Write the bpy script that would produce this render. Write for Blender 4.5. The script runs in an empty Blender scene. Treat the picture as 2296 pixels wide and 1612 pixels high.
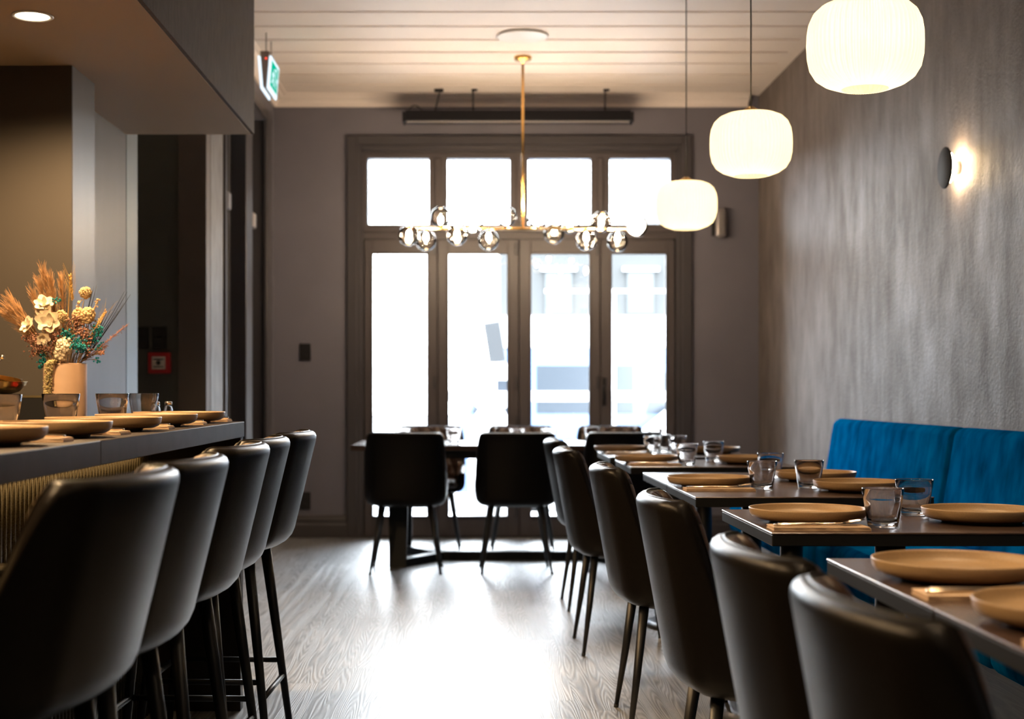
import bpy, bmesh, math, random
from mathutils import Vector, Matrix
random.seed(7)
SC = bpy.context.scene
COL = SC.collection
R = math.radians
PI = math.pi

# ------------------------------------------------------------------ camera
H = 1.08                      # eye height
cam_d = bpy.data.cameras.new('camera')
cam_d.sensor_fit = 'HORIZONTAL'
cam_d.sensor_width = 36.0
cam_d.lens = 50.0             # 3189 px at 2296 px wide
cam_d.shift_x = 95.0 / 2296.0
cam_d.shift_y = 72.0 / 2296.0
cam_d.clip_start = 0.02
cam_d.clip_end = 300
cam_d.dof.use_dof = True
cam_d.dof.focus_distance = 3.9
cam_d.dof.aperture_fstop = 3.4
cam_d.dof.aperture_blades = 0
cam = bpy.data.objects.new('camera', cam_d)
COL.objects.link(cam)
cam.location = (0, 0, H)
cam.rotation_euler = (PI / 2, 0, 0)
SC.camera = cam

# ------------------------------------------------------------------ view + world
SC.view_settings.view_transform = 'Standard'
SC.view_settings.look = 'None'
SC.view_settings.gamma = 1.0
SC.view_settings.use_curve_mapping = False
SC.view_settings.exposure = 0.35
try:
    cy = SC.cycles
    cy.use_denoising = True
    cy.denoiser = 'OPENIMAGEDENOISE'
    cy.denoising_input_passes = 'RGB_ALBEDO_NORMAL'
    cy.max_bounces = 12
    cy.diffuse_bounces = 5
    cy.glossy_bounces = 5
    cy.transmission_bounces = 10
    cy.transparent_max_bounces = 12
    cy.sample_clamp_indirect = 12.0
    cy.caustics_refractive = False
    cy.caustics_reflective = False
    cy.blur_glossy = 0.5
except Exception:
    pass

SKY = 28.0
world = bpy.data.worlds.new('overcast_sky')
SC.world = world
world.use_nodes = True
wn = world.node_tree.nodes
wl = world.node_tree.links
wn.clear()
wo = wn.new('ShaderNodeOutputWorld')
wb = wn.new('ShaderNodeBackground')
wtc = wn.new('ShaderNodeTexCoord')
wsep = wn.new('ShaderNodeSeparateXYZ')
wr = wn.new('ShaderNodeValToRGB')
wr.color_ramp.elements[0].position = 0.44
wr.color_ramp.elements[0].color = (0.16, 0.165, 0.17, 1)
wr.color_ramp.elements[1].position = 0.53
wr.color_ramp.elements[1].color = (0.86, 0.93, 1.0, 1)
wm = wn.new('ShaderNodeMath'); wm.operation = 'MULTIPLY_ADD'
wm.inputs[1].default_value = 0.5; wm.inputs[2].default_value = 0.5
wl.new(wtc.outputs['Generated'], wsep.inputs[0])
wl.new(wsep.outputs['Z'], wm.inputs[0])
wl.new(wm.outputs[0], wr.inputs[0])
wl.new(wr.outputs[0], wb.inputs[0])
wb.inputs[1].default_value = SKY
wl.new(wb.outputs[0], wo.inputs[0])

# portal at the glazed front so that daylight is sampled where it enters
pl = bpy.data.lights.new('daylight_portal', 'AREA')
pl.shape = 'RECTANGLE'; pl.size = 2.5; pl.size_y = 2.95
po = bpy.data.objects.new('daylight_portal', pl)
COL.objects.link(po)
po.location = (0.37, 10.74, 1.47)
po.rotation_euler = (-PI / 2, 0, 0)
try:
    pl.cycles.is_portal = True
except Exception:
    pass

# ------------------------------------------------------------------ materials
def nodes_of(name):
    m = bpy.data.materials.new(name)
    m.use_nodes = True
    return m, m.node_tree.nodes, m.node_tree.links

def mat(name, col, rough=0.5, metal=0.0, noise=0.0, nscale=20.0, bump=0.0, bscale=200.0,
        stretch=(1, 1, 1), coat=0.0, spec=0.5, sheen=0.0, rvar=0.0, col2=None):
    """plain surface with procedural colour variation and bump"""
    m, N, L = nodes_of(name)
    b = N['Principled BSDF']
    b.inputs['Base Color'].default_value = (*col, 1)
    b.inputs['Roughness'].default_value = rough
    b.inputs['Metallic'].default_value = metal
    b.inputs['Specular IOR Level'].default_value = spec
    b.inputs['Coat Weight'].default_value = coat
    b.inputs['Sheen Weight'].default_value = sheen
    tc = N.new('ShaderNodeTexCoord')
    mp = N.new('ShaderNodeMapping')
    mp.inputs['Scale'].default_value = stretch
    L.new(tc.outputs['Object'], mp.inputs[0])
    n = N.new('ShaderNodeTexNoise')
    n.inputs['Scale'].default_value = nscale
    n.inputs['Detail'].default_value = 4
    L.new(mp.outputs[0], n.inputs['Vector'])
    c2 = col2 if col2 else tuple(max(0, c * (1 - noise)) for c in col)
    if noise > 0 or col2:
        r = N.new('ShaderNodeValToRGB')
        r.color_ramp.elements[0].position = 0.3
        r.color_ramp.elements[1].position = 0.7
        r.color_ramp.elements[0].color = (*c2, 1)
        r.color_ramp.elements[1].color = (*col, 1)
        L.new(n.outputs['Fac'], r.inputs[0])
        L.new(r.outputs[0], b.inputs['Base Color'])
    if rvar > 0:
        mr = N.new('ShaderNodeMapRange')
        mr.inputs['To Min'].default_value = max(0.02, rough - rvar)
        mr.inputs['To Max'].default_value = min(1, rough + rvar)
        mr.inputs['From Min'].default_value = 0.3
        mr.inputs['From Max'].default_value = 0.7
        L.new(n.outputs['Fac'], mr.inputs[0])
        L.new(mr.outputs[0], b.inputs['Roughness'])
    if bump > 0:
        n2 = N.new('ShaderNodeTexNoise')
        n2.inputs['Scale'].default_value = bscale
        n2.inputs['Detail'].default_value = 3
        L.new(mp.outputs[0], n2.inputs['Vector'])
        bp = N.new('ShaderNodeBump')
        bp.inputs['Strength'].default_value = bump
        bp.inputs['Distance'].default_value = 0.004
        L.new(n2.outputs['Fac'], bp.inputs['Height'])
        L.new(bp.outputs[0], b.inputs['Normal'])
    return m

def quilt_mat(name, col, seam, rough=0.38, pitch=0.085):
    """diamond-quilted leather driven by UVs in metres"""
    m, N, L = nodes_of(name)
    b = N['Principled BSDF']
    b.inputs['Roughness'].default_value = rough
    tc = N.new('ShaderNodeTexCoord')
    sp = N.new('ShaderNodeSeparateXYZ')
    L.new(tc.outputs['UV'], sp.inputs[0])
    def math_(op, a, c, use=True):
        n = N.new('ShaderNodeMath'); n.operation = op
        for i, v in enumerate((a, c)):
            if v is None: continue
            if isinstance(v, (int, float)): n.inputs[i].default_value = v
            else: L.new(v, n.inputs[i])
        return n.outputs[0]
    u = math_('MULTIPLY', sp.outputs[0], 1.0 / pitch)
    v = math_('MULTIPLY', sp.outputs[1], 0.72 / pitch)
    a = math_('PINGPONG', math_('ADD', u, v), 0.5)
    c = math_('PINGPONG', math_('SUBTRACT', u, v), 0.5)
    d = math_('MINIMUM', a, c)
    h = math_('POWER', d, 0.55)
    line = math_('LESS_THAN', d, 0.028)
    bp = N.new('ShaderNodeBump'); bp.inputs['Strength'].default_value = 0.9
    bp.inputs['Distance'].default_value = 0.022
    L.new(h, bp.inputs['Height'])
    n2 = N.new('ShaderNodeTexNoise'); n2.inputs['Scale'].default_value = 260
    L.new(tc.outputs['Object'], n2.inputs['Vector'])
    bp2 = N.new('ShaderNodeBump'); bp2.inputs['Strength'].default_value = 0.12
    bp2.inputs['Distance'].default_value = 0.002
    L.new(n2.outputs['Fac'], bp2.inputs['Height']); L.new(bp.outputs[0], bp2.inputs['Normal'])
    L.new(bp2.outputs[0], b.inputs['Normal'])
    mx = N.new('ShaderNodeMix'); mx.data_type = 'RGBA'
    mx.inputs['A'].default_value = (*col, 1); mx.inputs['B'].default_value = (*seam, 1)
    L.new(line, mx.inputs['Factor'])
    L.new(mx.outputs['Result'], b.inputs['Base Color'])
    return m

def emis(name, col, s):
    m, N, L = nodes_of(name)
    N.clear()
    o = N.new('ShaderNodeOutputMaterial'); e = N.new('ShaderNodeEmission')
    e.inputs[0].default_value = (*col, 1); e.inputs[1].default_value = s
    L.new(e.outputs[0], o.inputs[0])
    return m

def thin_glass(name, tint=(0.97, 0.98, 0.98), rough=0.0, ior=1.45):
    m, N, L = nodes_of(name)
    N.clear()
    o = N.new('ShaderNodeOutputMaterial'); t = N.new('ShaderNodeBsdfTransparent')
    g = N.new('ShaderNodeBsdfGlossy'); f = N.new('ShaderNodeFresnel'); mx = N.new('ShaderNodeMixShader')
    t.inputs[0].default_value = (*tint, 1)
    g.inputs['Roughness'].default_value = rough
    f.inputs[0].default_value = ior
    L.new(f.outputs[0], mx.inputs[0]); L.new(t.outputs[0], mx.inputs[1]); L.new(g.outputs[0], mx.inputs[2])
    L.new(mx.outputs[0], o.inputs[0])
    return m

def solid_glass(name, tint, ior=1.48):
    m, N, L = nodes_of(name)
    b = N['Principled BSDF']
    b.inputs['Base Color'].default_value = (*tint, 1)
    b.inputs['Roughness'].default_value = 0.0
    b.inputs['Transmission Weight'].default_value = 1.0
    b.inputs['IOR'].default_value = ior
    return m

def floor_mat():
    m, N, L = nodes_of('grey_plank_floor')
    b = N['Principled BSDF']
    tc = N.new('ShaderNodeTexCoord'); sp = N.new('ShaderNodeSeparateXYZ')
    L.new(tc.outputs['Object'], sp.inputs[0])
    def M(op, a, c=None, d=None):
        n = N.new('ShaderNodeMath'); n.operation = op
        for i, v in enumerate((a, c, d)):
            if v is None: continue
            if isinstance(v, (int, float)): n.inputs[i].default_value = v
            else: L.new(v, n.inputs[i])
        return n.outputs[0]
    W, Ln = 0.185, 1.22
    xr = M('DIVIDE', sp.outputs[0], W)
    row = M('FLOOR', xr)
    fx = M('FRACT', xr)
    off = M('FRACT', M('MULTIPLY', M('SINE', M('MULTIPLY', row, 12.9898)), 43758.5))
    yr = M('ADD', M('DIVIDE', sp.outputs[1], Ln), off)
    seg = M('FLOOR', yr)
    fy = M('FRACT', yr)
    pid = M('ADD', M('MULTIPLY', row, 7.31), M('MULTIPLY', seg, 3.17))
    rnd = M('FRACT', M('MULTIPLY', M('SINE', pid), 9137.3))
    cmb = N.new('ShaderNodeCombineXYZ')
    L.new(M('ADD', sp.outputs[0], M('MULTIPLY', rnd, 9.0)), cmb.inputs[0])
    L.new(M('ADD', M('MULTIPLY', sp.outputs[1], 0.055), M('MULTIPLY', rnd, 31.0)), cmb.inputs[1])
    L.new(M('MULTIPLY', rnd, 17.0), cmb.inputs[2])
    # cathedral grain: contour lines of a stretched noise
    n1 = N.new('ShaderNodeTexNoise'); n1.inputs['Scale'].default_value = 7.0
    n1.inputs['Detail'].default_value = 2; n1.inputs['Roughness'].default_value = 0.45
    L.new(cmb.outputs[0], n1.inputs['Vector'])
    rings = M('PINGPONG', M('MULTIPLY', n1.outputs['Fac'], 46.0), 0.5)
    n2 = N.new('ShaderNodeTexNoise'); n2.inputs['Scale'].default_value = 60.0
    n2.inputs['Detail'].default_value = 4
    L.new(cmb.outputs[0], n2.inputs['Vector'])
    g = M('ADD', M('MULTIPLY', rings, 0.9), M('MULTIPLY', n2.outputs['Fac'], 0.7))
    ramp = N.new('ShaderNodeValToRGB')
    ramp.color_ramp.elements[0].position = 0.32; ramp.color_ramp.elements[0].color = (0.085, 0.083, 0.085, 1)
    ramp.color_ramp.elements[1].position = 0.78; ramp.color_ramp.elements[1].color = (0.345, 0.355, 0.375, 1)
    L.new(g, ramp.inputs[0])
    hsv = N.new('ShaderNodeHueSaturation')
    L.new(ramp.outputs[0], hsv.inputs['Color'])
    L.new(M('ADD', M('MULTIPLY', rnd, 0.45), 0.75), hsv.inputs['Value'])
    # joints
    ex = M('MINIMUM', fx, M('SUBTRACT', 1.0, fx))
    ey = M('MULTIPLY', M('MINIMUM', fy, M('SUBTRACT', 1.0, fy)), Ln / W)
    e = M('MINIMUM', ex, ey)
    j = M('LESS_THAN', e, 0.008)
    mx = N.new('ShaderNodeMix'); mx.data_type = 'RGBA'
    L.new(j, mx.inputs['Factor']); L.new(hsv.outputs[0], mx.inputs['A'])
    mx.inputs['B'].default_value = (0.05, 0.045, 0.04, 1)
    L.new(mx.outputs['Result'], b.inputs['Base Color'])
    mr = N.new('ShaderNodeMapRange')
    mr.inputs['To Min'].default_value = 0.42; mr.inputs['To Max'].default_value = 0.60
    L.new(g, mr.inputs[0]); L.new(mr.outputs[0], b.inputs['Roughness'])
    b.inputs['Specular IOR Level'].default_value = 1.0
    b.inputs['Coat Weight'].default_value = 0.55
    b.inputs['Coat Roughness'].default_value = 0.36
    b.inputs['Coat IOR'].default_value = 1.6
    bp = N.new('ShaderNodeBump'); bp.inputs['Strength'].default_value = 0.75
    bp.inputs['Distance'].default_value = 0.0022
    hh = M('SUBTRACT', g, M('MULTIPLY', j, 1.5))
    L.new(hh, bp.inputs['Height']); L.new(bp.outputs[0], b.inputs['Normal'])
    return m

def plaster_mat():
    """streaked metallic plaster of the long right wall"""
    m, N, L = nodes_of('streaked_plaster')
    b = N['Principled BSDF']
    tc = N.new('ShaderNodeTexCoord')
    mp = N.new('ShaderNodeMapping'); mp.inputs['Scale'].default_value = (1, 1, 0.32)
    L.new(tc.outputs['Object'], mp.inputs[0])
    n1 = N.new('ShaderNodeTexNoise'); n1.inputs['Scale'].default_value = 7; n1.inputs['Detail'].default_value = 8
    n1.inputs['Roughness'].default_value = 0.68
    L.new(mp.outputs[0], n1.inputs['Vector'])
    n2 = N.new('ShaderNodeTexNoise'); n2.inputs['Scale'].default_value = 1.6; n2.inputs['Detail'].default_value = 3
    L.new(tc.outputs['Object'], n2.inputs['Vector'])
    ad = N.new('ShaderNodeMath'); ad.operation = 'ADD'
    L.new(n1.outputs['Fac'], ad.inputs[0])
    ml = N.new('ShaderNodeMath'); ml.operation = 'MULTIPLY'; ml.inputs[1].default_value = 0.45
    L.new(n2.outputs['Fac'], ml.inputs[0]); L.new(ml.outputs[0], ad.inputs[1])
    r = N.new('ShaderNodeValToRGB')
    r.color_ramp.elements[0].position = 0.45; r.color_ramp.elements[0].color = (0.070, 0.055, 0.048, 1)
    r.color_ramp.elements[1].position = 0.95; r.color_ramp.elements[1].color = (0.165, 0.140, 0.127, 1)
    L.new(ad.outputs[0], r.inputs[0]); L.new(r.outputs[0], b.inputs['Base Color'])
    mr = N.new('ShaderNodeMapRange')
    mr.inputs['From Min'].default_value = 0.5; mr.inputs['From Max'].default_value = 0.95
    mr.inputs['To Min'].default_value = 0.72; mr.inputs['To Max'].default_value = 0.52
    L.new(ad.outputs[0], mr.inputs[0]); L.new(mr.outputs[0], b.inputs['Roughness'])
    b.inputs['Specular IOR Level'].default_value = 0.42
    n3 = N.new('ShaderNodeTexNoise'); n3.inputs['Scale'].default_value = 75; n3.inputs['Detail'].default_value = 5
    L.new(tc.outputs['Object'], n3.inputs['Vector'])
    bp = N.new('ShaderNodeBump'); bp.inputs['Strength'].default_value = 0.55; bp.inputs['Distance'].default_value = 0.006
    L.new(n3.outputs['Fac'], bp.inputs['Height']); L.new(bp.outputs[0], b.inputs['Normal'])
    return m

def wood_mat(name, dark, light, rough=0.3, scale=1.0, axis=0):
    m, N, L = nodes_of(name)
    b = N['Principled BSDF']
    tc = N.new('ShaderNodeTexCoord'); mp = N.new('ShaderNodeMapping')
    s = [14 * scale] * 3; s[axis] = 0.9 * scale
    mp.inputs['Scale'].default_value = s
    L.new(tc.outputs['Object'], mp.inputs[0])
    n = N.new('ShaderNodeTexNoise'); n.inputs['Scale'].default_value = 1.4; n.inputs['Detail'].default_value = 2
    L.new(mp.outputs[0], n.inputs['Vector'])
    ml = N.new('ShaderNodeMath'); ml.operation = 'MULTIPLY'; ml.inputs[1].default_value = 14
    L.new(n.outputs['Fac'], ml.inputs[0])
    pp = N.new('ShaderNodeMath'); pp.operation = 'PINGPONG'; pp.inputs[1].default_value = 0.5
    L.new(ml.outputs[0], pp.inputs[0])
    r = N.new('ShaderNodeValToRGB')
    r.color_ramp.elements[0].position = 0.0; r.color_ramp.elements[0].color = (*dark, 1)
    r.color_ramp.elements[1].position = 0.5; r.color_ramp.elements[1].color = (*light, 1)
    L.new(pp.outputs[0], r.inputs[0]); L.new(r.outputs[0], b.inputs['Base Color'])
    b.inputs['Roughness'].default_value = rough
    bp = N.new('ShaderNodeBump'); bp.inputs['Strength'].default_value = 0.15; bp.inputs['Distance'].default_value = 0.001
    L.new(pp.outputs[0], bp.inputs['Height']); L.new(bp.outputs[0], b.inputs['Normal'])
    return m

def velvet_mat():
    m, N, L = nodes_of('blue_velvet')
    b = N['Principled BSDF']
    tc = N.new('ShaderNodeTexCoord'); mp = N.new('ShaderNodeMapping')
    mp.inputs['Scale'].default_value = (1, 1, 0.5)
    L.new(tc.outputs['Object'], mp.inputs[0])
    n = N.new('ShaderNodeTexNoise'); n.inputs['Scale'].default_value = 11; n.inputs['Detail'].default_value = 5
    L.new(mp.outputs[0], n.inputs['Vector'])
    r = N.new('ShaderNodeValToRGB')
    r.color_ramp.elements[0].position = 0.3; r.color_ramp.elements[0].color = (0.0, 0.055, 0.17, 1)
    r.color_ramp.elements[1].position = 0.72; r.color_ramp.elements[1].color = (0.0, 0.155, 0.42, 1)
    L.new(n.outputs['Fac'], r.inputs[0]); L.new(r.outputs[0], b.inputs['Base Color'])
    b.inputs['Roughness'].default_value = 0.85
    b.inputs['Specular IOR Level'].default_value = 0.0
    b.inputs['Sheen Weight'].default_value = 0.0
    b.inputs['Sheen Roughness'].default_value = 0.4
    b.inputs['Sheen Tint'].default_value = (0.0, 0.25, 0.6, 1)
    n3 = N.new('ShaderNodeTexNoise'); n3.inputs['Scale'].default_value = 340
    L.new(tc.outputs['Object'], n3.inputs['Vector'])
    bp = N.new('ShaderNodeBump'); bp.inputs['Strength'].default_value = 0.35; bp.inputs['Distance'].default_value = 0.003
    L.new(n3.outputs['Fac'], bp.inputs['Height']); L.new(bp.outputs[0], b.inputs['Normal'])
    return m

def shade_mat():
    m, N, L = nodes_of('ribbed_opal_glass')
    N.clear()
    o = N.new('ShaderNodeOutputMaterial')
    d = N.new('ShaderNodeBsdfDiffuse'); d.inputs[0].default_value = (0.9, 0.82, 0.62, 1)
    t = N.new('ShaderNodeBsdfTranslucent'); t.inputs[0].default_value = (0.96, 0.87, 0.68, 1)
    g = N.new('ShaderNodeBsdfGlossy'); g.inputs['Roughness'].default_value = 0.25
    m1 = N.new('ShaderNodeMixShader'); m1.inputs[0].default_value = 0.6
    m2 = N.new('ShaderNodeMixShader'); m2.inputs[0].default_value = 0.0
    L.new(d.outputs[0], m1.inputs[1]); L.new(t.outputs[0], m1.inputs[2])
    L.new(m1.outputs[0], m2.inputs[1]); L.new(g.outputs[0], m2.inputs[2])
    L.new(m2.outputs[0], o.inputs[0])
    return m

MT = {}
MT['floor'] = floor_mat()
MT['plaster'] = plaster_mat()
MT['taupe'] = mat('taupe_wall_paint', (0.158, 0.152, 0.182), 0.6, noise=0.08, nscale=3, bump=0.08, bscale=350)
MT['taupe_satin'] = mat('taupe_satin_panel', (0.110, 0.103, 0.110), 0.42, noise=0.15, nscale=8, stretch=(1, 1, 0.15), bump=0.05, bscale=300, spec=0.32)
MT['tan'] = mat('column_front_darkened', (0.046, 0.037, 0.028), 0.6, noise=0.06, nscale=3, bump=0.05, bscale=300)  # column paint darkened to hold down the downlight on its front
MT['soffit'] = mat('soffit_paint', (0.48, 0.34, 0.215), 0.62, noise=0.05, nscale=2, bump=0.05, bscale=300)
MT['fascia'] = mat('rough_fascia_plaster', (0.085, 0.058, 0.042), 0.8, noise=0.35, nscale=30, bump=0.8, bscale=120, stretch=(1, 1, 0.35))
MT['trim'] = mat('dark_trim_paint', (0.056, 0.051, 0.056), 0.38, noise=0.06, nscale=5, bump=0.03, bscale=200)
MT['joinery'] = mat('joinery_paint', (0.078, 0.066, 0.068), 0.42, noise=0.06, nscale=5, bump=0.03, bscale=200)
MT['dark_panel'] = mat('dark_door_panel', (0.03, 0.027, 0.028), 0.5, noise=0.1, nscale=5)
MT['niche'] = mat('dark_niche_paint', (0.075, 0.078, 0.070), 0.6, noise=0.1, nscale=5, bump=0.05)
MT['niche_brown'] = mat('brown_black_paint', (0.105, 0.085, 0.075), 0.6, noise=0.1, nscale=5)
MT['grey_plaster'] = mat('mottled_grey_plaster', (0.20, 0.19, 0.195), 0.5, nscale=14, bump=0.3, bscale=60, col2=(0.12, 0.11, 0.11), stretch=(1, 1, 0.5))
MT['brushed'] = mat('brushed_steel', (0.17, 0.20, 0.22), 0.42, metal=0.4, nscale=40, stretch=(1, 1, 0.03), col2=(0.07, 0.09, 0.10), rvar=0.1)
MT['ceiling'] = mat('cream_ceiling_paint', (0.84, 0.76, 0.71), 0.55, noise=0.04, nscale=3)
MT['leather'] = mat('dark_brown_leather', (0.007, 0.0055, 0.0046), 0.33, noise=0.1, nscale=60, bump=0.14, bscale=320, spec=0.14)
MT['quilt'] = quilt_mat('quilted_brown_leather', (0.040, 0.019, 0.011), (0.008, 0.005, 0.004))
MT['stool_leather'] = mat('olive_brown_leather', (0.008, 0.006, 0.0046), 0.33, noise=0.1, nscale=60, bump=0.14, bscale=320, spec=0.09)
MT['stool_quilt'] = quilt_mat('quilted_tan_leather', (0.10, 0.062, 0.030), (0.02, 0.012, 0.006))
MT['stitch'] = mat('stitching_thread', (0.11, 0.07, 0.045), 0.6)
MT['black_metal'] = mat('black_powder_coat', (0.007, 0.007, 0.008), 0.42, noise=0.1, bump=0.05, bscale=500)
MT['dark_blue_metal'] = mat('blue_black_steel', (0.006, 0.010, 0.013), 0.5, noise=0.1, spec=0.3)
MT['rubber'] = mat('black_rubber', (0.01, 0.01, 0.01), 0.7)
MT['tabletop'] = wood_mat('dark_walnut_top', (0.050, 0.031, 0.024), (0.095, 0.058, 0.044), 0.24, 1.0, 0)
MT['bar_top'] = mat('dark_stone_counter', (0.040, 0.030, 0.025), 0.5, noise=0.35, nscale=9, bump=0.04, bscale=150, spec=0.06)
MT['ribs'] = mat('olive_ribbed_panel', (0.075, 0.056, 0.025), 0.34, metal=0.35, nscale=420, col2=(0.03, 0.023, 0.011), rvar=0.12)
MT['plate'] = mat('tan_stoneware', (0.40, 0.265, 0.138), 0.42, nscale=420, col2=(0.31, 0.205, 0.11), bump=0.06, bscale=300)
MT['napkin'] = mat('beige_linen', (0.66, 0.47, 0.31), 0.85, noise=0.12, nscale=60, bump=0.4, bscale=500)
MT['steel'] = mat('polished_steel', (0.72, 0.66, 0.58), 0.16, metal=1.0)
MT['brass'] = mat('satin_brass', (0.86, 0.52, 0.17), 0.26, metal=1.0, noise=0.1)
MT['old_brass'] = mat('aged_brass', (0.80, 0.58, 0.28), 0.3, metal=1.0, noise=0.3, nscale=12)
MT['tumbler'] = solid_glass('smoky_tumbler_glass', (0.86, 0.84, 0.83))
MT['clear'] = solid_glass('clear_shaker_glass', (0.96, 0.98, 0.98))
MT['pane'] = thin_glass('window_pane_glass', (0.985, 0.99, 0.99))
MT['globe'] = thin_glass('clear_globe_glass', (0.985, 0.97, 0.94), ior=1.28)
MT['velvet'] = velvet_mat()
MT['plinth'] = wood_mat('dark_oak_plinth', (0.008, 0.009, 0.008), (0.040, 0.038, 0.034), 0.45, 1.0, 1)
MT['shade'] = shade_mat()
MT['black_plastic'] = mat('black_plastic', (0.008, 0.008, 0.009), 0.4)
MT['grey_plastic'] = mat('grey_plastic', (0.30, 0.28, 0.28), 0.3, metal=0.4)
MT['white_plastic'] = mat('white_plastic', (0.78, 0.76, 0.73), 0.4)
MT['red'] = mat('red_plastic', (0.45, 0.015, 0.02), 0.4)
MT['vase'] = mat('peach_ceramic', (0.64, 0.42, 0.27), 0.55, nscale=16, col2=(0.56, 0.36, 0.225), bump=0.05, bscale=80)
MT['bulb'] = emis('glowing_bulb', (1.0, 0.76, 0.52), 360.0)
MT['lens'] = emis('downlight_lens', (1.0, 0.80, 0.52), 14.0)
MT['sconce_glow'] = emis('sconce_glow', (1.0, 0.72, 0.42), 125.0)
MT['strip_glow'] = emis('strip_glow', (1.0, 0.60, 0.22), 5.0)
MT['exit_white'] = emis('exit_sign_white', (0.75, 0.90, 1.0), 1.15)
MT['exit_green'] = emis('exit_sign_green', (0.0, 0.42, 0.26), 1.0)
MT['red_led'] = emis('red_led', (1.0, 0.08, 0.04), 1.5)
MT['heater_body'] = mat('charcoal_metal', (0.010, 0.010, 0.013), 0.6, spec=0.15)
MT['reflector'] = mat('heater_reflector', (0.6, 0.58, 0.56), 0.22, metal=1.0)
MT['linen_white'] = mat('ivory_petals', (0.78, 0.66, 0.47), 0.75, noise=0.15, nscale=60)

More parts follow.
